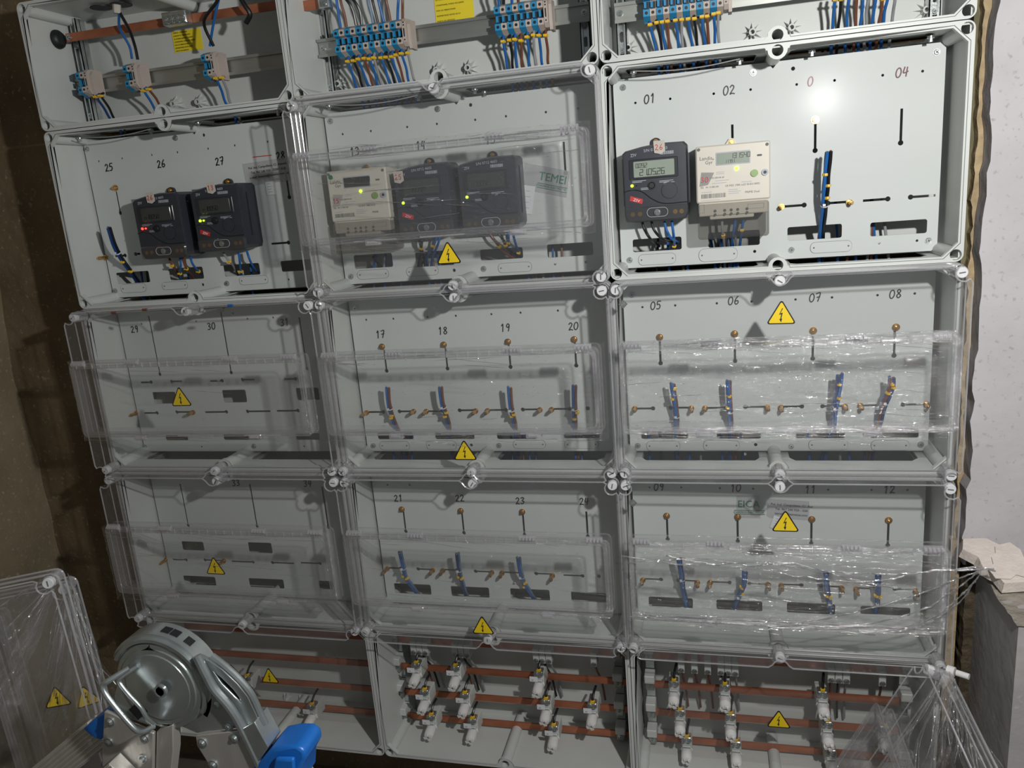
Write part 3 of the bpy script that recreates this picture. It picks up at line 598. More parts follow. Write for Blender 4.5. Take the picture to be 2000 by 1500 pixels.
    if sign_px:
        q_ = at(sign_px[0], sign_px[1], sign_y - .002); inst(SIGN, 'warning_sign', L, (q_.x - CX[c], sign_y - .0012, q_.z - RZ[r + 1]), (0, sign_px[2] if len(sign_px) > 2 else 0, 0), 'yellow triangular high-voltage sticker')
    return L
LID = {}
for r, c, sp, sy in ((1, 1, (876, 500), LF), (2, 0, (353, 780), WF), (2, 1, (908, 885), LF), (2, 2, (1526, 617, .02), LF), (3, 0, (420, 1110), WF), (3, 1, (943, 1226), LF), (3, 2, (1534, 1024), LF)):
    LID[r, c] = lid(r, c, sp, sy)
# address mark on lids (small dark diamond)
for r, c, px, py in ((2, 2, 1217, 594), (3, 2, 1236, 982), (2, 1, 626, 625), (3, 1, 671, 974)):
    q = at(px, py, LF); g = MB().plate([(0, -.009), (.009, 0), (0, .009), (-.009, 0)], [], -.0008, 0); 
    if c == 2: g.build('recycling_mark', [M['groove']], LID[r, c], loc=(q.x - CX[c], LF - .0005, q.z - RZ[r + 1])); text('mark_text', 'AB', .007, 'grey', LID[r, c], (q.x - CX[c], LF - .0016, q.z - RZ[r + 1]), -.5)
def film(r, c, x0, x1, z0, z1, lab, m='film', y=-.0935, amp=.0016, seed=1, streaks=30, pinch=0):
    """thin wrinkled wrap over the window; edges fold back round the frame"""
    nx, nzn = 90, 34; X0 = CX[c]; Z0 = RZ[r + 1]; rnd = random.Random(seed)
    def f(u, v, i, j):
        e = min(u - x0, x1 - u) ; back = max(0, .008 - e) * 3.2
        yy = y - amp * (nz(u * 4, v * 16, 1, seed) + .6 * nz(u * 9, v * 40, 1, seed + 2)) - amp + back
        zz = v + .003 * nz(u * 5, seed, 1, seed) * (1 if j in (0, nzn) else .2)
        return (u - x0, yy, zz - z0)
    q = rough_grid(x0, x1, z0, z1, nx, nzn, f)
    t = empty('stretch_film', (X0 + x0, 0, Z0 + z0), lab, 'plastic film', None)
    q.build('sheet', M[m], t, sharp=3)
    g = MB()
    for k in range(streaks):                            # gathered strands along the edges of the wrap
        L_ = rnd.uniform(.03, .16); u = rnd.uniform(0, x1 - x0 - L_); v = rnd.choice([rnd.uniform(0, .026), rnd.uniform(z1 - z0 - .026, z1 - z0), rnd.uniform(0, z1 - z0)]); sl = rnd.uniform(-.14, .06)
        pts = [V(u + L_ * i / 6, y - .0035, v + sl * L_ * i / 6 + .0004 * math.sin(i * 1.3 + k * 2)) for i in range(7)]
        g.tube(pts, [.0001, .0004, .0005, .0004, .0005, .0004, .0001], 4)
    if streaks: tag(g.build('gathered_strand', M['filmw'], t), kind='stuff')
    g = MB()
    for k in range(streaks * 9):                        # small creases that catch the light
        u = rnd.uniform(.004, x1 - x0 - .004); v = rnd.uniform(.004, z1 - z0 - .004)
        if rnd.random() < .5: v = rnd.choice((rnd.uniform(0, .022), rnd.uniform(z1 - z0 - .022, z1 - z0)))
        R_ = Matrix.Rotation(rnd.gauss(0, .22), 3, 'X') @ Matrix.Rotation(rnd.gauss(0, .16), 3, 'Z') @ Matrix.Rotation(rnd.gauss(.12, .25), 3, 'Y')
        a_, b_ = rnd.uniform(.001, .005), rnd.uniform(.0003, .0008); c_ = V(u, y - .0045, v)
        g.add([c_ + R_ @ V(*q_) for q_ in ((-a_, 0, 0), (0, 0, -b_), (a_, 0, 0), (0, 0, b_))], [(0, 1, 2, 3)])
    if streaks: tag(g.build('crease', M['crease'], t, sharp=3), kind='stuff')
    return t
film(1, 1, .012, .618, .100, .300, 'clear stretch film wrapped over the lid window in front of meters 13 to 16', seed=2, streaks=46)
film(2, 0, .012, .618, .104, .296, 'clear stretch film over the left lid window of the third row', seed=3, streaks=16)
film(2, 1, .010, .622, .100, .296, 'clear stretch film over the middle lid window of the third row', seed=4, streaks=34)
film(2, 2, .012, .618, .100, .300, 'clear stretch film over the right lid window of the third row', seed=5, streaks=70)
film(3, 0, .008, .624, .098, .290, 'clear stretch film over the left lid window of the fourth row', seed=6, streaks=34)
film(3, 1, .012, .620, .104, .296, 'clear stretch film over the middle lid window of the fourth row', seed=7, streaks=22)
T32 = film(3, 2, .010, .624, .110, .290, 'stretch film over the right fourth-row window, pulled into ropes to the right', seed=8, streaks=60)
def ropes(t, paths, rad, name='film_rope', m='filmw', wob=.0012, seed=1):
    rnd = random.Random(seed); g = MB(); o = t.location
    for p in paths:
        pts = smooth([at(*a) - o for a in p], 8)
        pts = [q + V(rnd.uniform(-wob, wob), rnd.uniform(-wob, wob), rnd.uniform(-wob, wob)) for q in pts]
        g.tube(pts, [rad * rnd.uniform(.5, 1.4) for _ in pts], 5)
    return g.build(name, M[m], t)
ropes(T32, [[(1215, 1085, -.1), (1330, 1103, -.1), (1480, 1100, -.1), (1640, 1118, -.1), (1780, 1120, -.095), (1900, 1108, -.085), (1945, 1116, -.1)],
            [(1220, 1100, -.1), (1380, 1092, -.1), (1560, 1125, -.1), (1700, 1135, -.1), (1820, 1115, -.095), (1940, 1112, -.1)],
            [(1560, 1225, -.1), (1700, 1218, -.1), (1800, 1190, -.1), (1860, 1155, -.1), (1910, 1118, -.1)],
            [(1600, 1232, -.1), (1720, 1235, -.1), (1820, 1205, -.1), (1880, 1160, -.1), (1915, 1120, -.1)],
            [(1500, 1228, -.1), (1650, 1200, -.1), (1780, 1165, -.1), (1870, 1130, -.1), (1920, 1112, -.1)],
            [(1300, 1085, -.1), (1430, 1108, -.1), (1540, 1100, -.1), (1660, 1130, -.1), (1760, 1150, -.1)],
            [(1700, 1240, -.098), (1800, 1222, -.1), (1870, 1180, -.1), (1905, 1135, -.1)], [(1230, 1205, -.1), (1400, 1215, -.1), (1560, 1228, -.1), (1700, 1222, -.1)]], .0016, seed=3)

# ------------------------------------------------------------------ energy meters
FY = 0.032                                               # front face of the meters
def ribbon_mesh(name, polys, m, wd, parent, loc, rot=0):
    q = MB()
    for p in polys: q.ribbon([V(a, 0, b) for a, b in p], wd, .0002)
    o = q.build(name, [M[m]], parent, loc=loc); o.rotation_euler = (0, rot, 0); return o
SEG = {'0': 'abcdef', '1': 'bc', '2': 'abged', '3': 'abgcd', '4': 'fgbc', '5': 'afgcd', '6': 'afgedc', '7': 'abc', '8': 'abcdefg', '9': 'abcdfg', 'n': 'ceg'}
def seg_text(txt, x, z, h, m, parent, y, name='lcd_digits'):
    q = MB(); w = h * .5; 
    for ch in txt:
        if ch == '.': q.obox((x - w * .15, y, z - h / 2), (h * .08, 0, 0), (0, .0002, 0), (0, 0, h * .08)); x += w * .12; continue
        pos = {'a': ((0, 1), (1, 1)), 'b': ((1, 1), (1, .5)), 'c': ((1, .5), (1, 0)), 'd': ((0, 0), (1, 0)), 'e': ((0, .5), (0, 0)), 'f': ((0, 1), (0, .5)), 'g': ((0, .5), (1, .5))}
        for g_ in SEG.get(ch, ''):
            a, b = pos[g_]; q.ribbon([V(x + a[0] * w + a[1] * h * .06, y, z + (a[1] - .5) * h), V(x + b[0] * w + b[1] * h * .06, y, z + (b[1] - .5) * h)], h * .05, .0002)
        x += w * 1.45
    return q.build(name, [M[m]], parent)
def pxy(px, py, x0, z0): p = at(px, py, FY); return p.x - x0, p.z - z0
def barcode(parent, x, z, w, h, m, y, seed=1):
    q = MB(); rnd = random.Random(seed); u = 0
    while u < w:
        b = rnd.choice((.0005, .0008, .0013)); q.box((x + u, y - .0002, z), (x + u + b, y, z + h)); u += b + rnd.choice((.0006, .001))
    q.build('barcode', [M[m]], parent)
def dark_meter(px, py, label, led, lcd, tagtxt=None, tagpos=(0, .0), prints='light', logo=True, grp='energy meters'):
    """charcoal meter, w .126 x h .148; (px, py) is the top left corner of its front face"""
    o = at(px, py, FY); w, h = .124, .146; X0, Z0 = o.x, o.z - h
    t = empty('electricity_meter', (X0, 0, Z0), label, 'meter', grp)
    q = MB(); P = [(0, .012), (.006, .002), (.02, 0), (w - .02, 0), (w - .005, .003), (w, .012), (w, h - .006), (w - .006, h), (w * .6, h + .001), (w * .3, h - .003), (.006, h - .009), (0, h - .014)]
    n = len(P); ins = .0035; c = (w / 2, h / 2)
    P2 = [(c[0] + (a - c[0]) * .955, c[1] + (b - c[1]) * .96) for a, b in P]
    q.add([(x, PY - .001, z) for x, z in P] + [(x, FY + .006, z) for x, z in P] + [(x, FY, z) for x, z in P2],
          [(k, (k + 1) % n, (k + 1) % n + n, k + n)[::-1] for k in range(n)] + [(k + n, (k + 1) % n + n, (k + 1) % n + 2 * n, k + 2 * n)[::-1] for k in range(n)] + [tuple(range(2 * n, 3 * n))[::1], tuple(range(n))[::-1]])
    q.mi = 1; q.plate(rrect(-.003, .030, w + .003, h - .02, .004), [], .060, .064)
    q.build('case', [M['meter'], M['meterd']], t, sharp=0.5)
    e = MB(); ez = h + .007; e.plate(rrect(w / 2 - .010, h - .008, w / 2 + .010, h + .014, .009, 4), [circ(w / 2, ez, .004, 10)], PY - .008, PY - .001); e.build('hanging_ear', [M['meterd']], t)
    b = inst(BM_['S'], 'hanging_screw', t, (w / 2, PY - .004, ez))
    # display window
    e = MB(); e.slab(.012, h - .064, .106, h - .026, .003, FY - .0012, FY + .002, .001); f = e.build('display_bezel', [M['meterd']], t)
    e = MB(); e.slab(.021, h - .060, .099, h - .030, .002, FY - .0020, FY, .0006); e.build('display', [M['lcd' if lcd else 'lcddark']], t)
    if lcd:
        seg_text(lcd[0], .026, h - .038, .0075, 'ink', t, FY - .0023); seg_text(lcd[1], .033, h - .051, .011, 'ink', t, FY - .0023)
    else: seg_text('n18050', .030, h - .050, .009, 'dark', t, FY - .0023)
    for k, ly in enumerate(led[1]): e = MB().cyl((.017 + k * .009, FY + .001, h - .075), (.017 + k * .009, FY - .0018, h - .075), .0028 if k == 0 else .0018, 10).build('indicator_light', [M[ly]], t)
    e = MB().cyl((.055, FY, h - .077), (.055, FY - .0025, h - .077), .0078, 18).cyl((.055, FY - .0025, h - .077), (.055, FY - .005, h - .077), .0065, 16, r2=.005).build('optical_port', [M['dark']], t)
    e = MB(); e.tube([V(.088 + .0155 * math.cos(2 * math.pi * k / 28), FY - .0004, h - .089 + .0155 * math.sin(2 * math.pi * k / 28)) for k in range(29)], .0006, 5, cap=False, up=(0, 1, 0))
    e.cyl((.088, FY, h - .089), (.088, FY - .0015, h - .089), .0145, 24); e.build('round_button', [M['meter']], t)
    # curved split line of the terminal lid
    cv = smooth([V(.001, FY - .0003, h - .086), V(.018, FY - .0003, h - .083), V(.036, FY - .0003, h - .088), V(.055, FY - .0003, h - .103), V(.078, FY - .0003, h - .113), V(w - .002, FY - .0003, h - .113)], 6)
    e = MB(); e.tube(cv, .0009, 5); e.build('lid_seam', [M['dark']], t)
    # smoky lower cover with screws behind it
    e = MB(); e.slab(.001, .001, w - .001, .030, .006, FY - .003, FY + .05, .003); e.build('terminal_cover', [M['cover']], t)
    e = MB()
    for x in (.016, .030, .098, .110): e.cyl((x, FY, .016), (x, FY - .001, .016), .0045, 12)
    e.build('terminal_screw', [M['brass']], t); inst(SCREW, 'sealing_screw', t, (w / 2 + .002, FY - .003, .017))
    e = MB(); lp = rrect(w / 2 - .018, .009, w / 2 + .022, .026, .008, 4); e.tube([V(x, FY - .0035, z) for x, z in lp + lp[:1]], .0006, 5, cap=False, up=(0, 1, 0)); e.build('screw_recess', [M['text']], t)
    # prints
    pm = 'text'
    text('print', 'S/N 0712 4603', .0075, pm, t, (w * .52, FY - .0003, h - .0105), -.05); text('print', 'ZIV', .008, pm, t, (.022, FY - .0003, h - .018), -.05)
    barcode(t, .072, h - .021, .026, .006, pm, FY - .0003, 3)
    for a, b, L_ in ((.070, .070, .026), (.078, .0735, .020), (.018, .0665, .026), (.034, .081, .02)):
        ribbon_mesh('print', [[(0, 0), (L_, 0)], [(0, -.0025), (L_ * .7, -.0025)]], pm, .0005, t, (a, FY - .0003, h - b))
    if logo:
        e = MB().plate([(0, .006), (.024, -.002), (.022, -.011), (-.002, -.003)], [], -.0003, 0).build('logo', [M['red']], t, loc=(.013, FY - .0002, h - .100)); text('logo_text', 'ZIV', .0075, 'cap', t, (.0245, FY - .0007, h - .1035), .30, sx=1.2)
    if tagtxt:
        e = MB().plate([(-.011, .012), (.010, .012), (.011, -.008), (.002, -.013), (-.010, -.010)], [], -.0008, 0); g = e.build('number_tag', [M['paper']], t, loc=(tagpos[0], FY - .003, tagpos[1]))
        q2 = MB(); x = -.008
        for ch in tagtxt:
            for st in G[ch]: q2.ribbon(smooth([V(x + a * .006, 0, (b - .5) * .010) for a, b in st], 4), .0006, .0002)
            x += .0085
        q2.build('tag_writing', [M['red']], g, loc=(0, -.0011, 0))
    return t
dark_meter(1214, 287, 'charcoal meter with lit display reading 21.05.26, enclosure 01 to 04', (0, ['ledg', 'meterd']), ('0.09.2', '21.05.26'), '26', (.072, .139))
dark_meter(254, 383, 'dusty black meter with a red light, at the left below the number 26', (0, ['ledr', 'ledr']), None, '26', (.055, .138), logo=False)
dark_meter(367, 366, 'black meter with green lights and blank display, right of the one with the red light', (0, ['ledg', 'ledg']), None, '13', (.060, .140))
dark_meter(765, 326, 'dark meter behind film, between the beige meter and another dark one', (0, ['ledg']), None, '25', (.014, .124))
dark_meter(890, 313, 'dark meter behind film, rightmost of the three under the clear lid', (0, ['ledg']), None, logo=False)
def beige_meter(px, py, label, lit, num):
    o = at(px, py, FY); w, h = .136, .176; X0, Z0 = o.x, o.z - h
    t = empty('electricity_meter', (X0, 0, Z0), label, 'meter', 'energy meters')
    q = MB(); q.slab(0, .070, w, h, .004, FY, PY - .001, .0025); q.build('case', [M['beige']], t)
    q = MB(); q.slab(.004, .045, w - .004, .070, .002, FY + .002, PY - .001, .0015).slab(.024, .038, w - .030, .052, .002, FY + .006, FY + .04, .001)
    g = q.build('terminal_block', [M['beige']], t)
    q = MB()
    for x in (.034, .052, .064, .076, .093):
        for z in (.047, .054): q.cyl((x, FY + .0018, z), (x, FY + .0012, z), .0028, 10)
    q.build('terminal_screw', [M['groove']], t)
    q = MB(); q.slab(.001, .001, w - .003, .068, .006, FY - .004, PY - .004, .003); q.build('terminal_cover', [M['cover']], t)
    q = MB(); q.plate([(w / 2 - .014, h - .002), (w / 2 + .014, h - .002), (w / 2 + .004, h + .012), (w / 2 - .004, h + .012)][::1], [circ(w / 2, h + .005, .0032, 10)], PY - .008, PY - .003); q.build('hanging_ear', [M['beige']], t)
    inst(BM_['S'], 'hanging_screw', t, (w / 2, PY - .005, h + .005))
    q = MB(); q.slab(.037, h - .038, .100, h - .014, .0015, FY - .0008, FY + .001, .0005); q.build('display_bezel', [M['text']], t)
    q = MB(); q.slab(.039, h - .036, .098, h - .016, .001, FY - .0014, FY, .0004); q.build('display', [M['lcd' if lit else 'lcddark']], t)
    seg_text('131540', .064, h - .022, .0085, 'ink' if lit else 'dark', t, FY - .0017); 
    if lit: seg_text('11791', .054, h - .0315, .005, 'ink', t, FY - .0017)
    MB().cyl((.075, FY + .001, h - .046), (.075, FY - .0015, h - .046), .0030, 12).build('indicator_light', [M['ledg']], t)
    MB().cyl((.107, FY + .001, h - .057), (.107, FY - .0030, h - .057), .0068, 18).build('green_button', [mat('button_green', (.22, .36, .10), .4, noise=.1)], t)
    q = MB().cyl((.126, FY + .001, h - .057), (.126, FY - .0028, h - .057), .0062, 18); q.mi = 1; q.cyl((.126, FY - .0028, h - .057), (.126, FY - .0034, h - .057), .003, 10); q.build('optical_port', [M['text'], M['dark']], t)
    MB().slab(.112, h - .027, .121, h - .0235, .0016, FY - .0012, FY, .0003).build('slot_mark', [M['groove']], t)
    for x, z in ((.006, h - .006), (w - .006, h - .007)): MB().cyl((x, FY, z), (x, FY - .0012, z), .003, 10).build('case_screw', [M['groove']], t)
    if not lit: MB().cyl((.010, FY, h - .012), (.010, FY - .0012, h - .012), .005, 12).build('round_sticker', [M['green']], t)
    text('maker_name', 'Landis', .0095, 'groove', t, (.019, FY - .0003, h - .023), 0); text('maker_name', '+', .008, 'groove', t, (.0325, FY - .0003, h - .026), 0); text('maker_name', 'Gyr', .009, 'groove', t, (.0245, FY - .0003, h - .031), 0)
    text('print', 'E450.200.04 60', .0045, 'groove', t, (.038, FY - .0003, h - .060)); text('print', 'CE M25 1984 m25 SS-EU-0002' if lit else 'CE M17 1984 0122', .0050, 'groove', t, (.085, FY - .0003, h - .0765), 0)
    text('print', 'ES', .0055, 'groove', t, (.011, FY - .0003, h - .0765)); text('print', 'Nr. 31.882.281', .004, 'groove', t, (.030, FY - .0003, h - .0765)); text('print', 'PRIME Dual' if lit else 'PRIME', .0055, 'groove', t, (.103, FY - .0003, h - .091))
    barcode(t, .009, h - .097, .046, .008, 'groove', FY - .0002, 5); ribbon_mesh('print', [[(0, 0), (.035, 0)]], 'text', .0005, t, (.009, FY - .0003, h - .101))
    for a, b, L_ in ((.038, .050, .014), (.038, .053, .014), (.036, .0655, .024), (.030, .070, .026), (.060, .084, .016), (.060, .0875, .022), (.060, .091, .018), (.010, .0855, .018), (.084, .0715, .018)):
        ribbon_mesh('print', [[(0, 0), (L_, 0)]], 'text', .0006, t, (a, FY - .0003, h - b))
    q = MB(); q.plate([(.006, h - .074), (.022, h - .072), (.034, h - .050), (.010, h - .048)], [], FY - .0008, FY); g = q.build('clear_sticker', [M['label']], t)
    q = MB(); x = 0
    for ch in num:
        for st in G[ch]: q.ribbon(smooth([V(x + a * .006, 0, (b - .5) * .009) for a, b in st], 4), .0006, .0002)
        x += .0075
    q.build('tag_writing', [M['red']], t, loc=(.009, FY - .0012, h - .062))
    for a, b, c_, d_ in ((.004, .052, .014, .068), (.095, .054, .124, .0625)):
        ribbon_mesh('wiring_diagram', [[(a, b), (c_, b), (c_, d_), (a, d_), (a, b)]], 'text', .0004, t, (0, FY + .0015, 0))
    return t
beige_meter(1358, 287, 'beige meter with lit display, beside the charcoal one showing 21.05.26', True, '30')
beige_meter(636, 336, 'beige meter behind film, leftmost of the three under the clear lid', False, '15')

# ------------------------------------------------------------------ cable bundles
def ring(q, p, d, r, L=.004):
    d = d.normalized(); q.tube([p - d * L / 2, p - d * L * .3, p + d * L * .3, p + d * L / 2], [r * .8, r, r, r * .8], 8)
def bundle(label, spine, cols, tie=None, rings=(), grp='cut cable bundles', rw=.0031, name='cable_bundle', stagger=.006, spread=0):
    pts = smooth(wire_pts(spine), 6); o = pts[-1].copy(); t = empty(name, o, label, 'cable', grp); pts = [p - o for p in pts]
    n = len(cols); rnd = random.Random(len(label) * 7 + n)
    for i, cname in enumerate(cols):
        if n == 2: off = [(-1, 0), (1, -.1)][i]
        elif n == 3: off = [(-1, .5), (1, .3), (-.1, -1.2)][i]
        else: off = [(-1.1, 1), (1, 1), (-1, -.9), (1.1, -.8)][i]
        N = len(pts); cut = rnd.uniform(0, stagger); P = []
        for k, p in enumerate(pts):
            wv = (k / (N - 1)); s_ = 1 + .35 * math.sin(k * .8 + i * 2) * .3 + spread * (1 - wv)
            P.append(p + V(off[0] * rw * s_, off[1] * rw * s_, 0))
        d = (P[0] - P[1]).normalized(); P[0] = P[0] - d * min(cut, (P[0] - P[1]).length * .8)
        q = MB(); q.tube(P, rw, 8)
        wv = q.build('wire', [M[cname]], t)
        d = (P[0] - P[1]).normalized(); MB().cyl(P[0] - d * .001, P[0] + d * .0018, rw * .55, 8).build('bare_core', [M['copper' if i % 2 else 'zinc']], wv)
    def pt(f): k = f * (len(pts) - 1); i = min(int(k), len(pts) - 2); return pts[i].lerp(pts[i + 1], k - i), pts[i + 1] - pts[i]
    if tie is not None:
        p, d = pt(tie); d = d.normalized(); q = MB(); q.tube([p - d * .0014, p + d * .0014], rw * 2.35, 10, cap=False); q.box(tuple(p + V(-.004, -rw * 3.4, -.002)), tuple(p + V(.001, -rw * 2.1, .0025))); q.build('cable_tie', [M['cap']], t)
    for f, sx in rings:
        p, d = pt(f); q = MB(); ring(q, p + V(sx * rw, -rw * .6, 0), d, rw * 1.75, .0055); q.box(tuple(p + V(sx * rw - .002, -rw * 3.2, -.0022)), tuple(p + V(sx * rw + .003, -rw * 2, .0022))); q.build('marker_ring', [M['yellow']], t)
    return t
R2 = 'second row'
bundle('blue and black wire pair standing up in front of the empty place 03', [(1619, 295, .035), (1615, 340, .04), (1612, 380, .05), (1608, 420, .075), (1604, 462, .115), (1603, 500, .15), (1603, 530, .15)], ['blue', 'black', 'blue', 'black'], .42, [(.17, -1), (.26, 1), (.36, 1)], stagger=.004)
bundle('dark blue wire bundle leaning left, left of the meter with the red light', [(211, 441, .04), (225, 483, .05), (239, 508, .07), (259, 536, .11), (272, 556, .145), (285, 590, .155)], ['navy', 'black', 'navy'], .28, [(.42, 0), (.55, 1)])
BD = [('blue and brown bundle farthest left under the third-row right lid', [(1313, 748, .055), (1317, 778, .06), (1321, 810, .075), (1321, 838, .098), (1322, 862, .135), (1322, 900, .15)], ['blue', 'brown', 'blue'], .42, [(.07, 1), (.2, -1)]),
      ('blue and brown bundle, second from left under the third-row right lid', [(1423, 742, .055), (1424, 780, .06), (1426, 810, .07), (1427, 838, .096), (1427, 862, .135), (1426, 900, .15)], ['blue', 'brown', 'blue'], .36, [(.16, 0), (.3, -1)]),
      ('tallest blue and brown bundle under the third-row right lid', [(1641, 728, .045), (1636, 770, .055), (1630, 800, .065), (1626, 835, .094), (1615, 862, .135), (1607, 900, .15)], ['blue', 'brown', 'navy', 'blue'], .38, [(.1, 0), (.24, 1)]),
      ('blue and brown bundle leaning right, farthest right under the third-row right lid', [(1742, 735, .045), (1740, 760, .05), (1727, 790, .06), (1716, 828, .092), (1705, 862, .135), (1700, 900, .15)], ['blue', 'blue', 'brown', 'navy'], .38, [(.12, 0), (.17, 1), (.25, -1)]),
      ('blue and brown bundle farthest left under the third-row middle lid', [(757, 755, .06), (760, 791, .065), (767, 815, .08), (775, 835, .098), (790, 860, .135), (795, 895, .15)], ['blue', 'brown'], .25, [(.36, 0), (.4, -1)]),
      ('blue and brown bundle, second from left under the third-row middle lid', [(860, 752, .055), (864, 788, .06), (871, 809, .075), (877, 833, .098), (880, 860, .135), (885, 895, .15)], ['blue', 'brown'], .26, [(.36, 1), (.43, -1)]),
      ('blue and brown bundle, third from left under the third-row middle lid', [(995, 754, .055), (998, 794, .06), (1002, 812, .075), (1006, 833, .098), (1010, 860, .135), (1012, 895, .15)], ['blue', 'brown'], .26, [(.36, 1), (.4, -1)]),
      ('straight blue and brown bundle farthest right under the third-row middle lid', [(1122, 750, .055), (1122, 791, .06), (1122, 812, .075), (1123, 833, .098), (1124, 860, .135), (1127, 895, .15)], ['blue', 'brown'], .26, [(.32, 2), (.45, 0)]),
      ('blue bundle farthest left under the fourth-row right lid', [(1326, 1090, .05), (1330.5, 1119, .06), (1334, 1150, .08), (1341, 1184, .115), (1345, 1204, .145)], ['blue', 'navy', 'blue'], .35, []),
      ('blue bundle leaning left, second from left under the fourth-row right lid', [(1455, 1115, .055), (1453, 1141, .065), (1443, 1165, .09), (1435, 1186, .12), (1428, 1204, .145)], ['blue', 'navy', 'blue'], .5, [(.3, -1), (.42, 1)]),
      ('blue bundle, third from left under the fourth-row right lid', [(1614, 1119, .05), (1615, 1148, .065), (1620, 1177, .1), (1622, 1190, .12), (1624, 1212, .145)], ['blue', 'navy', 'blue'], .5, [(.36, -1), (.38, 1)]),
      ('blue bundle farthest right under the fourth-row right lid', [(1715.5, 1121, .05), (1715, 1148, .065), (1713, 1178, .095), (1709, 1195, .12), (1706, 1212, .145)], ['blue', 'navy', 'blue'], .5, [(.36, -1), (.38, 1)]),
      ('blue and grey bundle farthest left under the fourth-row middle lid', [(781, 1077, .05), (787, 1104, .06), (793, 1128, .08), (808, 1149, .11), (822, 1168, .145)], ['navy', 'bluegrey', 'blue'], .3, [(.45, -1), (.5, 1)]),
      ('blue and grey bundle in the middle of the fourth-row middle lid', [(893, 1080, .05), (896, 1107, .06), (900, 1128, .08), (906, 1150, .105), (914, 1172, .145)], ['navy', 'bluegrey', 'navy'], .32, [(.46, -1), (.5, 1)]),
      ('blue and grey bundle farthest right under the fourth-row middle lid', [(1012, 1085, .05), (1016.5, 1116, .06), (1023, 1137, .085), (1036, 1158, .11), (1048, 1178, .145)], ['navy', 'bluegrey', 'blue'], .36, [(.5, 1), (.58, -1)])]
for b in BD: bundle(*b)
def single(name, label, path, col, r=.0026, grp=None, ringat=None, n=6, cat='wire', rr=None):
    pts = smooth(wire_pts(path), n); o = pts[0].copy(); t = empty(name, o, label, cat, grp); pts = [p - o for p in pts]
    MB().tube(pts, r, 8).build('insulation', [M[col]], t)
    if ringat is not None:
        k = ringat * (len(pts) - 1); i = min(int(k), len(pts) - 2); p = pts[i].lerp(pts[i + 1], k - i); d = pts[i + 1] - pts[i]; q = MB(); ring(q, p, d, r * 1.7, .0048)
        q.box(tuple(p + V(-.0035, -r * 2.3, -.002)), tuple(p + V(.0035, -r * 1.2, .002))); q.build('marker_ring', [M['yellow']], t)
    return t
MW = [('01', [(1254, 432), (1258, 447), (1270, 466), (1288, 481, .12)], 'black', 0, 'black wire at far left below the charcoal 21.05.26 meter', None), ('01', [(1272, 432), (1278, 450), (1296, 468), (1322, 474, .125)], 'black', 0, 'black wire, second from left below the charcoal 21.05.26 meter', None),
      ('01', [(1297, 432), (1303, 452), (1312, 466), (1327, 474, .125)], 'blue', 0, 'bent blue wire below the charcoal 21.05.26 meter', None), ('01', [(1312, 431), (1315, 455), (1317, 475, .09), (1316, 488, .13)], 'blue', .8, 'straight blue wire below the charcoal 21.05.26 meter', None)]
for _, p, c_, _x, lab, _y in MW: single('meter_wire', lab, [(*a, .062) if len(a) == 2 else a for a in p], c_, .0027, 'wires leaving the meters', _x or None)
for k, (p, c_, rg) in enumerate([([(1397, 430), (1400, 452), (1403, 470, .10), (1404, 520, .15)], 'black', None), ([(1410, 430), (1411, 452), (1414, 470, .10), (1416, 520, .15)], 'grey', .5), ([(1436, 430), (1433, 452), (1430, 470, .10), (1428, 520, .15)], 'blue', None), ([(1452, 430), (1449, 448), (1446, 470, .10), (1440, 520, .15)], 'blue', .35)]):
    single('meter_wire', '%s wire, %s from left, behind the smoky cover of the lit beige meter' % (c_, ORD[k]), [(*a, .066) if len(a) == 2 else a for a in p], c_, .0027, 'wires leaving the meters', rg)
for k, (p, c_, rg) in enumerate([([(330, 503), (336, 518), (345, 530, .1), (352, 545, .14)], 'brown', .35), ([(352, 503), (353, 520), (352, 538, .1), (353, 560, .14)], 'blue', .6), ([(356, 503), (362, 520), (368, 530, .1), (380, 545, .14)], 'brown', .5), ([(371, 500), (376, 515), (386, 528, .1), (394, 535, .13)], 'blue', .75)]):
    single('meter_wire', '%s wire, %s from left, below the black meter with the red light' % (c_, ORD[k]), [(*a, .07) if len(a) == 2 else a for a in p], c_, .0027, 'wires leaving the meters', rg)
for k, (p, c_, rg) in enumerate([([(436, 494), (446, 508), (456, 520, .1), (466, 540, .14)], 'grey', .4), ([(466, 492), (468, 508), (470, 528, .1), (474, 545, .14)], 'blue', .7), ([(482, 490), (488, 508), (497, 525, .11), (505, 532, .14)], 'blue', None)]):
    single('meter_wire', '%s wire, %s from left, below the black meter with green lights' % (c_ if k != 2 else 'bright blue', ORD[k]), [(*a, .07) if len(a) == 2 else a for a in p], c_, .0027, 'wires leaving the meters', rg)
for k, (p, c_, rg) in enumerate([([(816, 450), (820, 475), (826, 495, .1), (830, 520, .14)], 'black', .5), ([(826, 450), (824, 475), (820, 497, .1), (815, 530, .14)], 'black', None), ([(855, 448), (850, 472), (838, 495, .1), (824, 515, .14)], 'blue', .45), ([(862, 448), (856, 475), (846, 500, .1), (840, 530, .14)], 'blue', None),
      ([(950, 445), (966, 470), (985, 492, .1), (1004, 505, .13)], 'brown', .5), ([(962, 443), (980, 465), (992, 486, .1), (1010, 500, .13)], 'black', .55), ([(990, 440), (993, 460), (994, 478, .1), (998, 500, .14)], 'blue', .6), ([(1000, 440), (1004, 465), (1010, 485, .1), (1016, 500, .13)], 'blue', .85)]):
    single('meter_wire', '%s wire, %s from left, below the %s dark meter behind film' % (c_, ORD[k % 4], 'left' if k < 4 else 'right'), [(*a, .068) if len(a) == 2 else a for a in p], c_, .0027, 'wires leaving the meters', rg)
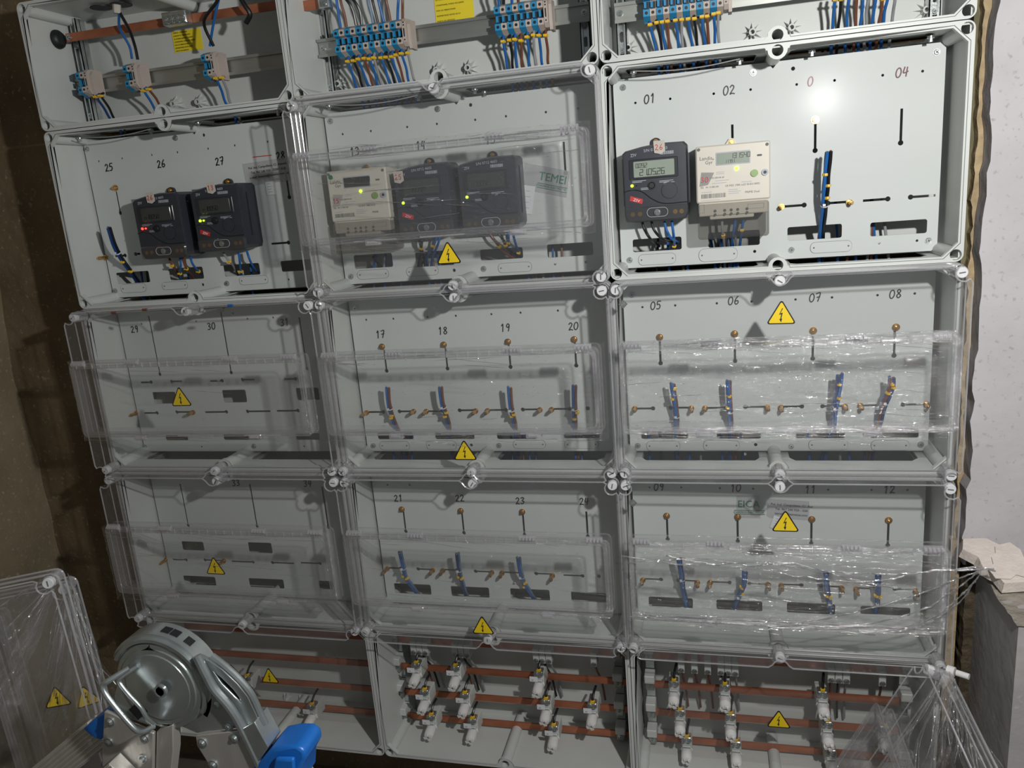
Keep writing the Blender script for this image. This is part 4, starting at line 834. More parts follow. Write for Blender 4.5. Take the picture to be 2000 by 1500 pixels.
for k, (p, c_) in enumerate([([(728, 500), (742, 520), (760, 540)], 'black'), ([(735, 498), (730, 520), (732, 545)], 'blue'), ([(765, 500), (768, 520), (772, 548)], 'blue'), ([(752, 500), (750, 520), (750, 548)], 'grey')]):
    single('meter_wire', '%s wire, %s from left, in the slot below the filmed beige meter' % (c_ if k != 2 else 'bright blue', ORD[k]), [(*a, .145) for a in p], c_, .0027, 'wires leaving the meters')

# ------------------------------------------------------------------ top row: rails, terminals, wires
def strut(label, px, py, y=.150, wd=.020, slots=True, r=0, c=0):
    p = at(px, py, y); p.x += .010 * (c == 0 and px < 200); z0, z1 = RZ[r + 1] + .012, RZ[r] - .012; t = empty('mounting_rail', (p.x, y, z0), label, 'rail', 'vertical steel rails'); h = z1 - z0; q = MB()
    q.box((-wd / 2, 0, 0), (-wd / 2 + .006, .002, h)).box((wd / 2 - .006, 0, 0), (wd / 2, .002, h)).box((-wd / 2, 0, 0), (-wd / 2 + .002, .030, h)).box((wd / 2 - .002, 0, 0), (wd / 2, .030, h))
    n = int(h / .034); holes = [rrect(-.004, .012 + .034 * k, .004, .012 + .034 * k + .020, .0039, 3) for k in range(n)]
    q.plate([(-wd / 2, 0), (wd / 2, 0), (wd / 2, h), (-wd / 2, h)], holes if slots else [], .012 if not slots else .004, .014 if not slots else .006)
    q.build('rail', [M['zinc']], t)
    for z in (.03, h - .06): inst(SCREW, 'screw', t, (0, .003, z))
    return t
strut('double steel rail in the top left enclosure, behind the leftmost terminal pair', 152, 140, y=.128, slots=False, c=0)
strut('steel rail at the left side of the top middle enclosure', 636, 100, slots=False)
strut('slotted steel rail at the right side of the top middle enclosure', 1143, 70)
strut('slotted steel rail at the left side of the top right enclosure', 1214, 70)
strut('slotted steel rail at the right side of the top right enclosure', 1826, 18)
def din(label, c, pa, pb, y=.118, x1=None):
    a = at(*pa, y); b = at(*pb, y); z = (a.z + b.z) / 2; q = MB(); x0, x1 = a.x, (x1 if x1 else b.x)
    P = [(0, .0185), (0, .0125), (.0065, .0125), (.0065, -.0125), (0, -.0125), (0, -.0185), (.0015, -.0185), (.0015, -.0140), (.0080, -.0140), (.0080, .0140), (.0015, .0140), (.0015, .0185)]
    t = empty('din_rail', (x0, y, z), label, 'rail', 'horizontal terminal rails'); q.prism(P, 0, x1 - x0); q.build('rail', [M['galv']], t)
    for sx in (.010, x1 - x0 - .010): inst(SCREW, 'screw', t, (sx, .0065, 0))
    return z
def zat(px, py, y): return at(px, py, y).z
zr0 = din('horizontal terminal rail in the top left enclosure', 0, (140, 175), (553, 112), x1=CX[1] - .014)
zr1 = din('horizontal terminal rail in the top middle enclosure', 1, (620, 95), (1150, 22))
zr2 = din('horizontal terminal rail in the top right enclosure', 2, (1200, 24), (1850, -60))
TP = [(0, -.026), (-.020, -.031), (-.030, -.026), (-.042, -.021), (-.042, -.009), (-.028, -.007), (-.028, .008), (-.042, .010), (-.042, .022), (-.030, .027), (-.012, .032), (0, .026)]
def term_meshes(w):
    out = {}
    for cn in ('tblue', 'tbeige'):
        q = MB(); q.prism(TP, .0003, w - .0003); b = q.mesh('terminal_body', [M[cn]], .4)
        q = MB()
        q.plate(circ(w / 2, 0, w * .24, 12), [], -.0424, -.0419)
        h = q.mesh('screw_hole', [M['dark']])
        q = MB(); q.box((w * .12, -.0285, -.006), (w * .88, -.0279, .007)); q.mi = 1; q.box((w * .16, -.036, -.005), (w * .5, -.028, .006)); l = q.mesh('test_link', [M['dark'], M['tblue']])
        q = MB()
        for k in range(4): q.obox((w / 2, -.0252 + k * .0022 + .001, -.0288 + -.0008 * k), (w * .38, 0, 0), (0, .0006, .0003), (0, .0003, .0006))
        out[cn] = (b, h, l, q.mesh('printed_lines', [M['groove']]))
    return out
def terminals(x0, x1, z, n, where, yb=.118, end=True, first='tblue'):
    w = (x1 - x0) / n; ms = term_meshes(w)
    for k in range(n):
        cn = 'tblue' if (k % 2 == 0) else 'tbeige'; cl = 'blue' if k % 2 == 0 else 'beige'; b, h, l, p = ms[cn]
        t = empty('terminal_block', (x0 + k * w, yb, z), '%s terminal block, %s from the left on %s' % (cl, ORD[k], where), 'terminal block', 'terminal blocks'); i = inst(b, 'body', t, (0, 0, 0))
        inst(h, 'screw_hole', i, (0, 0, -.015)); inst(h, 'screw_hole', i, (0, 0, .016)); inst(l, 'test_link', t, (0, 0, 0)); inst(p, 'printed_lines', i, (0, 0, 0))
    if end:
        t = empty('end_clamp', (x1, yb, z), 'beige end clamp closing %s' % where, 'terminal block', 'end clamps'); q = MB(); q.prism([(0, -.026), (-.034, -.026), (-.042, -.018), (-.042, .020), (-.036, .027), (0, .030)], .0004, .0085); q.prism([(0, -.030), (-.030, -.030), (-.034, -.012), (-.034, .016), (-.028, .024), (0, .027)], .009, .0155); q.build('body', [M['tbeige']], t, .4)
        q = MB(); q.box((.003, -.0424, -.008), (.0055, -.0419, .008)); 
        for zz in (-.014, .014, .019): q.plate(circ(.0043, zz, .0016, 8), [], -.0424, -.0419)
        q.build('screw_slot', [M['dark']], t)
TY = .076
a, b = at(652, 81, TY), at(786, 70, TY); terminals(a.x, b.x, zr1, 12, 'the long strip in the top middle enclosure')
a, b = at(966, 48, TY), at(1062, 36, TY); terminals(a.x, b.x, zr1, 8, 'the short strip in the top middle enclosure')
a, b = at(1255, 5, TY), at(1413, -12, TY); terminals(a.x, b.x, zr2, 12, 'the strip in the top right enclosure')
for px, py, w_ in ((149, 158, 'the leftmost pair in the top left enclosure'), (241, 145, 'the middle pair in the top left enclosure'), (393, 120, 'the right pair in the top left enclosure')):
    a = at(px, py, TY); terminals(a.x, a.x + .022, zr0, 2, w_)
def drop(where, base, items, s, ox, oy, zrow, ext=None):
    """wires leaving a strip downwards: (ring px, ring py, colour, px at the lower rim, py) in zoomed coordinates"""
    for k, it in enumerate(items):
        rx, ry, cn, bx, by = it[:5]; rx = ox + rx / s; ry = oy + ry / s; bx = ox + bx / s; by = oy + by / s
        pr = at(rx, ry, .088); pb = at(bx, by, .118); top = V(pr.x, .098, zrow - .024); lo1 = V(pb.x + .002, .145, RZ[1] - .006)
        nm = {'bluegrey': 'grey-blue', 'navy': 'dark blue'}.get(cn, cn)
        xe = lo1.x; zend = RZ[1] - .12
        if ext and k < len(ext) and ext[k]: e = at(ext[k], 505, .15); xe = e.x; zend = RZ[2] - .10
        pts = smooth([top, pr, (pr + pb) / 2 + V(.0015 * math.sin(k * 2.1), .002, 0), pb, lo1, V((lo1.x + xe) / 2, .150, (lo1.z + zend) / 2), V(xe, .150, zend)], 5)
        o = pts[-1].copy(); t = empty('wire', o, '%s wire, %s from the left, hanging from %s' % (nm, ORD[k], where), 'wire', 'wires hanging from the terminals')
        pts = [p - o for p in pts]; MB().tube(pts, .0028, 8).build('insulation', [M[cn]], t)
        q = MB(); p = pr - o; d = pts[6] - pts[4]; ring(q, p, d, .0052, .005); q.box(tuple(p + V(-.0040, -.0075, -.0022)), tuple(p + V(.0040, -.0035, .0022))); q.build('marker_ring', [M['yellow']], t)
drop('the long middle strip', None, [(365, 1095, 'blue', 490, 1500), (465, 1082, 'black', 600, 1500), (550, 1052, 'blue', 715, 1500), (655, 1040, 'brown', 795, 1500), (748, 1050, 'blue', 885, 1500), (825, 1030, 'grey', 960, 1500), (955, 1030, 'blue', 1100, 1490),
    (1040, 1020, 'black', 1190, 1480), (1145, 1010, 'blue', 1280, 1470), (1220, 980, 'brown', 1355, 1460), (1315, 955, 'blue', 1440, 1455), (1430, 945, 'grey', 1540, 1440)], 9.09, 640, 0, zr1, [None, None, 712, None, 735, None, 770, 800, 835, 848, 860, None])
drop('the short middle strip', None, [(1303, 240, 'blue', 1327, 395), (1340, 232, 'black', 1357, 392), (1370, 228, 'blue', 1383, 390), (1405, 235, 'brown', 1410, 382), (1440, 214, 'blue', 1450, 378), (1477, 203, 'grey', 1490, 374), (1508, 205, 'blue', 1525, 370), (1547, 205, 'brown', 1560, 366)], 2.941, 540, 0, zr1, [1030, 1040, None, 1042, None, 1053, 1076, 1096])
drop('the top right strip', None, [(535, 375, 'blue', 630, 770), (635, 345, 'black', 715, 755), (715, 335, 'blue', 770, 750), (795, 325, 'brown', 825, 745), (915, 310, 'blue', 965, 730), (1010, 300, 'grey', 1030, 725), (1105, 290, 'blue', 1170, 700), (1200, 285, 'black', 1240, 695),
    (1315, 255, 'blue', 1365, 680), (1390, 250, 'brown', 1420, 670), (1490, 215, 'blue', 1510, 660), (1560, 200, 'grey', 1572, 655)], 7.692, 1200, 0, zr2, [1308, 1275, 1349, 1337, 1412, 1422, 1428, None, 1434, 1431, 1442, 1448])
drop('the hidden strip at top right', None, [(1140, 0, 'blue', 1130, 135), (1168, -2, 'black', 1155, 130), (1205, -8, 'blue', 1195, 125), (1240, -8, 'brown', 1235, 120), (1268, -8, 'blue', 1256, 117), (1293, -8, 'grey', 1284, 115), (1327, -8, 'blue', 1310, 110), (1357, -3, 'brown', 1340, 108), (1381, -8, 'blue', 1362, 106), (1415, -8, 'grey', 1400, 102)],
    2.3256, 1140, 0, zr2, [1641, None, 1679, 1654, 1723, 1750, None, 1702, None, 1687])
drop('the leftmost terminal pair', None, [(585, 895, 'navy', 850, 1320), (675, 875, 'black', 932, 1320)], 10, 130, 100, zr0, [262, 275])
drop('the middle left-hand terminal pair', None, [(1515, 775, 'blue', 1750, 1180), (1612, 745, 'brown', 1830, 1080)], 10, 130, 100, zr0, [356, None])
drop('the right terminal pair at top left', None, [(1365, 495, 'blue', 1422, 650), (1400, 490, 'grey', 1450, 648)], 3.226, 0, 0, zr0, [478, None])
def feed(where, items):
    for k, (cn, pts) in enumerate(items):
        nm = {'bluegrey': 'grey-blue'}.get(cn, cn); single('wire', '%s wire, %s from the left, entering %s from above' % (nm, ORD[k], where), pts, cn, .0030, 'wires entering the terminals from above')
def zz(l, s, ox, oy, ys): return [(ox + a / s, oy + b / s, y) for (a, b), y in zip(l, ys)]
Y4 = [.09, .09, .095, .10]
feed('the long middle strip', [(c_, zz(p, 9.09, 640, 0, Y4)) for c_, p in (('blue', [(140, -200), (165, 60), (195, 270), (228, 480)]), ('brown', [(200, -150), (240, 60), (300, 270), (335, 470)]), ('black', [(230, -100), (360, 30), (450, 200), (505, 450)]), ('black', [(330, -120), (480, 30), (570, 200), (605, 440)]),
    ('bluegrey', [(690, -200), (720, 30), (770, 220), (805, 410)]), ('black', [(750, -200), (800, 30), (845, 210), (893, 400)]), ('blue', [(860, -200), (905, 20), (950, 210), (995, 385)]), ('brown', [(1000, -200), (1040, 20), (1080, 190), (1112, 365)]), ('blue', [(1270, -200), (1255, 20), (1245, 180), (1240, 350)]), ('brown', [(1325, -200), (1330, 20), (1330, 180), (1332, 350)]))])
feed('the short middle strip', [(c_, zz(p, 2.941, 540, 0, Y4)) for c_, p in (('blue', [(1265, -60), (1270, -30), (1276, 0), (1280, 40)]), ('black', [(1300, -60), (1302, -30), (1305, 0), (1305, 36)]), ('blue', [(1348, -60), (1350, -30), (1352, 0), (1352, 30)]), ('brown', [(1382, -60), (1385, -30), (1388, 0), (1390, 25)]))])
def pw(l, ys): return [(x / 3.226, y_ / 3.226, d) for (x, y_), d in zip(l, ys)]
single('wire', 'blue wire from the taped cable end down to the middle terminal pair, top left', pw([(750, 85), (755, 180), (815, 290), (832, 372)], [.05, .07, .09, .095]), 'blue', .0028, 'supply wires at top left')
single('wire', 'black wire from the taped cable end down to the middle terminal pair, top left', pw([(755, 80), (815, 190), (850, 290), (868, 376)], [.05, .07, .09, .095]), 'black', .0034, 'supply wires at top left')
single('wire', 'black wire curving from above into the right terminal pair at top left', pw([(1400, -60), (1360, 20), (1285, 140), (1345, 290)], [.06, .06, .07, .095]), 'black', .0034, 'supply wires at top left')
single('wire', 'blue wire curving from above into the right terminal pair at top left', pw([(1400, -70), (1375, 10), (1345, 150), (1322, 290)], [.07, .07, .08, .095]), 'blue', .0028, 'supply wires at top left')
t = single('wire', 'thick loose black cable end hanging at the upper edge of the picture', pw([(1500, -40), (1540, 30), (1575, 90), (1550, 145)], [.04, .04, .045, .05]), 'black', .0052, None)
t = single('cable_sleeve', 'cream tape sleeve on the cable end below the oval hole, top left', pw([(735, 30), (738, 85)], [.05, .05]), 'paper', .0085, None, n=2, cat='cable')
# copper bar, grommet, clamp, oval holes
a, b = at(129, 73, .085), at(533, 12, .085); zc = (a.z + b.z) / 2
t = empty('copper_busbar', (a.x, .085, zc), 'copper bar running across the top left enclosure above the terminals', 'busbar', 'copper busbars'); MB().box((0, 0, -.009), (CX[1] - .02 - a.x, .004, .009)).build('bar', [M['copper']], t)
for k, (sx, dz) in enumerate(((.008, 0), (.55, 0))): inst(SCREW, 'bolt', t, (sx, 0, dz))
p = at(338, 36, .06); t = empty('busbar_clamp', (p.x, .084, zc), 'shiny four-screw clamp sitting on the copper bar at top left', 'clamp'); q = MB(); q.slab(-.030, -.012, .030, .014, .002, -.022, 0, .002); q.build('body', [M['zinc']], t)
for sx in (-.021, -.007, .007, .021): inst(SCREW, 'screw', t, (sx, -.022, .003)); inst(SCREW, 'screw', t, (sx, -.022, -.007))
X = CX[0] + .0112; p = atx(113, 77, X); t = empty('cable_grommet', p, 'round black grommet in the left side wall of the top left enclosure', 'grommet'); q = MB()
q.tube([(0, 0, 0), (.004, 0, 0), (.010, 0, 0), (.012, 0, 0)], [.021, .020, .015, .011], 24); q.build('rubber_cone', [M['dark']], t, .5)
for k, (px, py) in enumerate(((198, 14), (236, 8))):
    p = atz(px, py, RZ[0] - .0115); t = empty('knockout_hole', p, 'dark oval cable hole in the roof of the top left enclosure, %s one' % ('left' if k == 0 else 'right'), 'hole', 'oval cable holes')
    q = MB(); q.cyl((0, 0, -.0005), (0, 0, -.0022), .024, 24); q.build('hole_shade', [M['dark']], t)  # flat dark disc painted in for the shade inside the open hole
a = at(590, 12, .085); t = empty('copper_busbar', (a.x, .085, a.z), 'short copper bar end at the top left corner of the top middle enclosure', 'busbar', 'copper busbars'); MB().box((-.012, 0, -.010), (.035, .004, .010)).build('bar', [M['copper']], t)
p = at(634, 4, .07); t = empty('busbar_clamp', (p.x, .084, p.z), 'small shiny clamp above the long terminal strip, cut by the picture edge', 'clamp'); MB().slab(-.011, -.012, .011, .012, .002, -.02, 0, .002).build('body', [M['zinc']], t); inst(SCREW, 'screw', t, (0, -.02, -.004))
def note(px, py, w, h, label, r, c, lines, y=None):
    p = at(px, py, D - .0045); t = empty('warning_note', p, label, 'sticker', 'yellow warning notes'); MB().box((-w / 2, 0, -h / 2), (w / 2, .0008, h / 2)).build('paper', [M['sticker']], t)
    n = len(lines)
    for k, l in enumerate(lines): text('note_text', l, min(h / n * .80, w * 1.25 / max(len(x_) for x_ in lines)), 'ink', t, (-w / 2 + .003, -.0003, h / 2 - h * (k + .55) / n), 0, 'LEFT', sx=1.05)
NL = ['TEMEICA   ATENCION!', 'DURANTE EL TRANSPORTE', 'LA TORNILLERIA DE ALGUNAS', 'CONEXIONES, PUEDE AFLOJARSE', 'POR LAS VIBRACIONES.', 'REAPRIETENSE ANTES DE SU', 'PUESTA EN SERVICIO']
note(366, 79, .076, .046, 'small yellow warning note below the copper bar at top left', 0, 0, NL); note(886, 6, .086, .074, 'large yellow warning note between the two terminal strips of the top middle enclosure', 0, 1, NL)
# bolts on the inner roof of the second-row enclosures
for c, l in ((2, ((1237, 139), (1445, 115), (1586, 98), (1818, 70))), (1, ((642, 205), (816, 186), (927, 172), (946, 178))), (0, ((155, 268), (294, 252), (386, 238), (542, 216)))):
    for k, (px, py) in enumerate(l):
        p = atz(px, py, RZ[1] - .0112); q = MB().cyl((0, 0, 0), (0, 0, -.004), .0065, 12).cyl((0, 0, -.004), (0, 0, -.010), .0036, 6); o = q.build('roof_bolt', [M['zinc']], ENC[1, c], loc=(p.x - CX[c], p.y, -.0112 + RZ[1] - RZ[2]))
    a = atz(*l[0], RZ[1] - .018); b = atz(*l[1], RZ[1] - .018); o = V(CX[c], 0, RZ[2]); MB().tube(smooth([a - o, (a * 2 + b) / 3 - o + V(0, 0, -.006), (a + b * 2) / 3 - o + V(0, 0, -.006), b - o], 5), .0011, 5).build('bonding_wire', [M['grey']], ENC[1, c])

# ------------------------------------------------------------------ bottom row: busbars, supports, fuses
BY = .125
BZ = {}
for nm, pts in (('A', ((785, 1301), (1204, 1332))), ('B', ((793, 1354), (1206, 1382))), ('C', ((797, 1400), (1209, 1432)))):
    BZ[nm] = sum(at(x, y, BY).z for x, y in pts) / 2
BZ['N'] = at(1000, 1262, BY).z
XR = {0: (at(330, 1300, BY).x, CX[1] - .018), 1: (at(787, 1340, BY).x, -.018), 2: (.018, at(1765, 1430, BY).x)}
BN = {'A': 'second from top', 'B': 'third from top', 'C': 'lowest', 'N': 'topmost'}
for c in range(3):
    for nm in 'NABC':
        x0, x1 = XR[c]; t = empty('copper_busbar', (x0, BY, BZ[nm]), '%s copper bar in the bottom %s enclosure' % (BN[nm], CN[c]), 'busbar', 'copper busbars')
        MB().box((0, 0, -.0085), (x1 - x0, .005, .0085)).build('bar', [M['copper']], t)
def support(px, label, py=1400):
    x = at(px, py, .10).x; t = empty('busbar_support', (x, BY, BZ['C']), label, 'busbar holder', 'busbar supports'); q = MB(); q.box((-.010, .014, BZ['C'] * 0 - .055), (.010, .055, BZ['N'] - BZ['C'] + .02)); q.build('rail', [M['zinc']], t)
    prev = None
    for nm in 'NABC':
        z = BZ[nm] - BZ['C']; q = MB(); q.slab(-.012, z + .013, .012, z + .034, .002, -.020, .012, .002).box((-.012, .0062, z - .014), (.012, .02, z + .014)); q.build('insulator', [M['box']], t)
        q = MB(); q.slab(-.010, z - .012, .010, z + .012, .003, -.010, -.0005, .002); g = q.build('clamp', [M['galv']], t); inst(SCREW, 'clamp_screw', g, (0, -.010, z + .003))
for px, l in ((783, 'row of stepped holders at the left end of the bottom middle copper bars'), (1209, 'row of stepped holders at the right end of the bottom middle copper bars'), (1271, 'row of stepped holders at the left end of the bottom right copper bars'), (1772, 'row of stepped holders at the right end of the bottom right copper bars')): support(px, l)
def fuse(px, py, nm, label, c, tagged=True, proto=[]):
    """px, py = pixel of the knob's front; knob axis points out of the wall and slightly down"""
    p = at(px, py, .064); z = BZ[nm]
    if not proto:
        t = empty('fuse_holder', (0, 0, 0), label, 'fuse', 'white screw-in fuses on the copper bars')
        q = MB(); q.slab(-.0115, -.022, .0115, .020, .002, -.045, .0, .002).slab(-.0095, -.012, .0095, .006, .002, -.056, -.04, .0015); q.build('base', [M['tbeige' if False else 'box']], t)
        q = MB(); q.slab(-.010, .012, .010, .028, .002, -.050, -.030, .0015).box((-.008, -.0575, .002), (.008, -.053, .0045)); g = q.build('clip', [M['zinc']], t)
        for sx in (-.0055, .0055): inst(SCREW, 'clip_screw', g, (sx, -.050, .020))
        q = MB(); ax = V(0, -.98, -.16).normalized(); o = V(0, -.044, -.010)
        prof = [(0, .0125), (.004, .0135), (.006, .0118), (.008, .0125), (.030, .0122), (.036, .0108), (.0365, .0085)]
        q.tube([o + ax * a for a, _ in prof], [b for _, b in prof], 18)
        e = o + ax * .0365; up = V(0, -.16, .98)
        for an in (20, 110, 200, 290):
            d = V(math.cos(math.radians(an)), 0, 0) + up * math.sin(math.radians(an)); sd = ax.cross(d); q.obox(e + d * .0072 + ax * .002, d * .003, sd * .0036, ax * .004)
        q.mi = 1; q.tube([e + ax * .0004, e + ax * .0010], .0042, 10)
        q.build('fuse_cap', [M['white'], M['groove']], t, .5)
        q = MB(); q.tube(smooth([V(.001, -.040, .022), V(.001, -.042, .034), V(.003, -.030, .048), V(.006, -.012, .055)], 4), .0030, 8); w = q.build('lead', [M['black']], t)
        q = MB(); ring(q, V(.001, -.0415, .030), V(0, 0, 1), .0052, .006); q.box((-.004, -.050, .027), (.004, -.045, .032)); q.build('marker_ring', [M['yellow']], t)
        q = MB(); q.box((-.019, -.0600, .005), (.000, -.0592, .020)); q.mi = 1; q.box((-.015, -.0603, .008), (-.010, -.0599, .012)); q.build('number_label', [M['cap'], M['text']], t)
        proto.append(t); o_ = t
    else: o_ = copy_tree(proto[0]); o_['label'] = label
    o_.location = (p.x, BY - .001, z + .021); o_.scale = (1.05, .98, .90)
    if not tagged:
        for ch in list(o_.children):
            if ch.name.startswith('number_label'): bpy.data.objects.remove(ch)
RWN = {'A': 'upper', 'B': 'middle', 'C': 'lower'}
for nm, l in (('A', [(811, 1325), (888, 1330), (1051, 1342)]), ('B', [(827, 1373), (906, 1381), (1065, 1392), (1156, 1400)]), ('C', [(840, 1421), (921, 1430), (1080, 1442)])):
    for k, (px, py) in enumerate(l): fuse(px, py, nm, 'white fuse, %s from left on the %s bar of the bottom middle enclosure' % (ORD[k], RWN[nm]), 1)
for nm, l in (('A', [(1316, 1362), (1416, 1370), (1608, 1383)]), ('B', [(1328, 1415), (1427, 1421), (1617, 1434), (1730, 1448)]), ('C', [(1341, 1464), (1438, 1474), (1625, 1484)])):
    for k, (px, py) in enumerate(l): fuse(px, py, nm, 'white fuse, %s from left on the %s bar of the bottom right enclosure' % (ORD[k], RWN[nm]), 2, False)
fuse(479, 1345, 'B', 'white fuse left of the yellow sign in the bottom left enclosure', 0, False); fuse(606, 1401, 'C', 'white fuse on the lowest bar of the bottom left enclosure', 0)
def tstrip(px, py, n, label, y=.085):
    p = at(px, py, y); t = empty('screw_terminal', (p.x, BY, BZ['N']), label, 'terminal block', 'grey screw terminals on the top bar'); 
    for k in range(n):
        q = MB(); q.slab(-n * .008 + k * .016 + .0005, -.024, -n * .008 + k * .016 + .0155, .014, .001, -.030, 0, .001); g = q.build('pole', [M['box']], t); inst(SCREW, 'pole_screw', g, (-n * .008 + k * .016 + .008, -.030, -.016))
        xx = -n * .008 + k * .016 + .008; MB().tube(smooth([V(xx, -.012, -.02), V(xx + .002, -.004, -.05), V(xx + .006, .03, -.10), V(xx + .010, .05, -.17)], 4), .0028, 7).build('lead', [M[('brown', 'black', 'grey')[k % 3]]], t)
for px, py, n, l in ((815, 1268, 3, 'three-pole grey terminal, first from left above the bottom middle fuses'), (897, 1275, 3, 'three-pole grey terminal, second from left above the bottom middle fuses'), (1057, 1287, 3, 'three-pole grey terminal, third from left above the bottom middle fuses'), (1158, 1293, 1, 'single grey terminal at right above the bottom middle fuses'),
                     (1330, 1303, 1, 'single grey terminal, first from left above the bottom right fuses'), (1356, 1304, 1, 'single grey terminal, second from left above the bottom right fuses'), (1382, 1306, 1, 'single grey terminal, third from left above the bottom right fuses'), (1422, 1308, 3, 'three-pole grey terminal left of centre above the bottom right fuses'), (1640, 1322, 3, 'three-pole grey terminal right of centre above the bottom right fuses'), (1726, 1327, 1, 'single grey terminal farthest right above the bottom right fuses')): tstrip(px, py, n, l)
# yellow signs standing alone in the bottom row are stuck to clear covers of the busbar enclosures
for px, py, c, l in ((527, 1323, 0, 'yellow high-voltage triangle in the bottom left enclosure'), (1521, 1409, 2, 'yellow high-voltage triangle in front of the bottom right copper bars')):
    y = .055; p = at(px, py, y); t = empty('clear_shield', (p.x, y, p.z), 'clear shield carrying the ' + l, 'cover', 'clear shields in the bottom row')
    x0, x1 = (CX[c] + .020 - p.x), (CX[c + 1] - .020 - p.x); MB().box((x0, .001, -.10), (x1, .003, .075)).build('sheet', [M['lid']], t); inst(SIGN, 'warning_sign', t, (0, 0, 0), None, 'yellow triangular high-voltage sticker')
# small offcuts lying on lid edges
for px, py, cn, l, Z in ((223, 611, 'brown', 'brown wire offcut, left one on the lid edge below the red-lit meter', RZ[2] - .0005), (283, 605, 'brown', 'brown wire offcut, right one on the lid edge below the red-lit meter', RZ[2] - .0005), (450, 597, 'blue', 'blue wire offcut on the lid edge below the black meter with green lights', RZ[2] - .0005)):
    p = atz(px, py, Z + .003); t = empty('wire_offcut', p, l, 'wire', 'wire offcuts'); MB().cyl((-.006, 0, 0), (.006, 0, 0), .0029, 10).build('insulation', [M[cn]], t); MB().cyl((.006, 0, 0), (.0085, 0, 0), .0016, 8).build('bare_core', [M['zinc']], t)

# ------------------------------------------------------------------ printed packing tape on the plates
def tape(px, py, w, h, rot, label, lines, y=PY - .0012, big=None, card=None):
    p = at(px, py, y); t = empty('packing_tape', p, label, 'tape', 'printed tape pieces'); t.rotation_euler = (0, rot, 0)
    MB().plate([(-w / 2, -h / 2 + .004), (-w / 2 + .006, -h / 2), (w / 2, -h / 2), (w / 2 - .003, h / 2), (-w / 2, h / 2)], [], -.0002, .0002).build('film_strip', [M['label']], t)
    if big:
        text('tape_print', big[0], big[1], 'green', t, (big[2], -.0005, .006), 0, 'CENTER', sx=.95); q = MB()
        for z in (-.008, -.017): q.box((big[2] - .030, -.0005, z - .0006), (big[2] + .034, -.0003, z + .0006))
        q.build('tape_line', [M['green']], t); text('tape_print', 'CUADROS ELECTRICOS', .006, 'green', t, (big[2], -.0005, -.0125), 0)
    for k, l in enumerate(lines): text('tape_print', l, .0072, 'lcdd', t, (.006, -.0005, h / 2 - .012 - .0105 * k), 0)
    if card:
        q = MB(); cx, cz, cw, chh, cr = card; q.box((-cw / 2, -.0008, -chh / 2), (cw / 2, -.0002, chh / 2)); g = q.build('paper_slip', [M['cap']], t, loc=(cx, -.0004, cz)); g.rotation_euler = (0, cr, 0)
        q = MB()
        for k in range(4): q.box((-cw * .3, -.0012, chh * (.3 - .2 * k)), (cw * (.1 + .1 * (k % 2)), -.0008, chh * (.3 - .2 * k) + .0012))
        q.build('print', [M['text']], g)
AD = ['Pol. Ind. Campollano, C/. Autovia', 'Tel. 967 240 930 - 02007 ALB', 'e-mail: temeica@temeica.com - w']
tape(520, 336, .112, .050, -.04, 'clear tape with black address print beside the number 28', AD, card=(.004, -.036, .024, .030, .03))
p = at(512, 305, PY - .001); t = empty('red_tape_line', p, 'thin red line above the address tape beside the number 28', 'tape'); MB().box((-.024, -.0002, -.0008), (.024, .0002, .0008)).build('line', [M['red']], t)
tape(1066, 352, .100, .054, .26, 'clear tape with large green letters, behind film right of the three meters', [], big=('TEMEI', .024, .014), card=(-.030, -.046, .024, .058, -.05))
tape(1462, 990, .050, .052, 0, 'torn tape piece with green letters, left above the fourth-row right window', [], big=('EICA', .023, 0))
tape(1540, 995, .088, .044, .06, 'torn tape with grey address print above the sign of the fourth-row right lid', ['Pol. Ind. Campollano, C/. Aut', 'Tel. 967 240 920 - 020', 'temeica@temeica.com'], card=(-.018, -.034, .030, .030, .25))

# ------------------------------------------------------------------ folding ladder in the foreground
LY = -.75
lt = empty('folding_ladder', (-.62, LY, 0), 'folding aluminium ladder with a big round hinge and blue plastic ends, lower left foreground', 'ladder')
def LP(u, v, y=LY): p = at(u / 3.226, 1050 + v / 3.226, y); return (p.x + .62, p.z)
def lplate(name, pts, y0, y1, m, inner=(), par=None, sharp=.5):
    q = MB().plate([LP(*a, LY) for a in pts], [[LP(*a, LY) for a in h] for h in inner], y0, y1); return q.build(name, [M[m]], par or lt, sharp)
def rivets(pts, y, r=.0055, par=None):
    for a in pts: x, z = LP(*a); inst(RIV, 'rivet', par or lt, (x, y, z))
q = MB().cyl((0, 0, 0), (0, -.0015, 0), .0075, 16).cyl((0, -.0015, 0), (0, -.0045, 0), .0052, 14, r2=.003); RIV = q.mesh('rivet', [M['steel']])
cx, cz = LP(1000, 940); R1 = (LP(1265, 940)[0] - cx)
q = MB(); prof = [(R1 * 1.0, .020), (R1 * 1.02, .006), (R1 * .97, .0), (R1 * .86, -.002), (R1 * .84, .004), (R1 * .78, .004), (R1 * .74, -.003), (R1 * .2, -.005), (.0001, -.005)]
q.tube([(cx, y, cz) for r_, y in prof], [r_ for r_, y in prof], 48, cap=False); q.build('hinge_disc', [M['steel']], lt, .5)
q = MB(); hx, hz = LP(1045, 935); q.tube([(hx, -.009, hz), (hx, -.013, hz), (hx, -.013, hz), (hx, -.010, hz)], [.010, .009, .0065, .006], 20); q.mi = 1; q.tube([(hx, -.0102, hz), (hx, -.0106, hz)], .004, 6); q.build('pivot_bolt', [M['steel'], M['groove']], lt, .5)
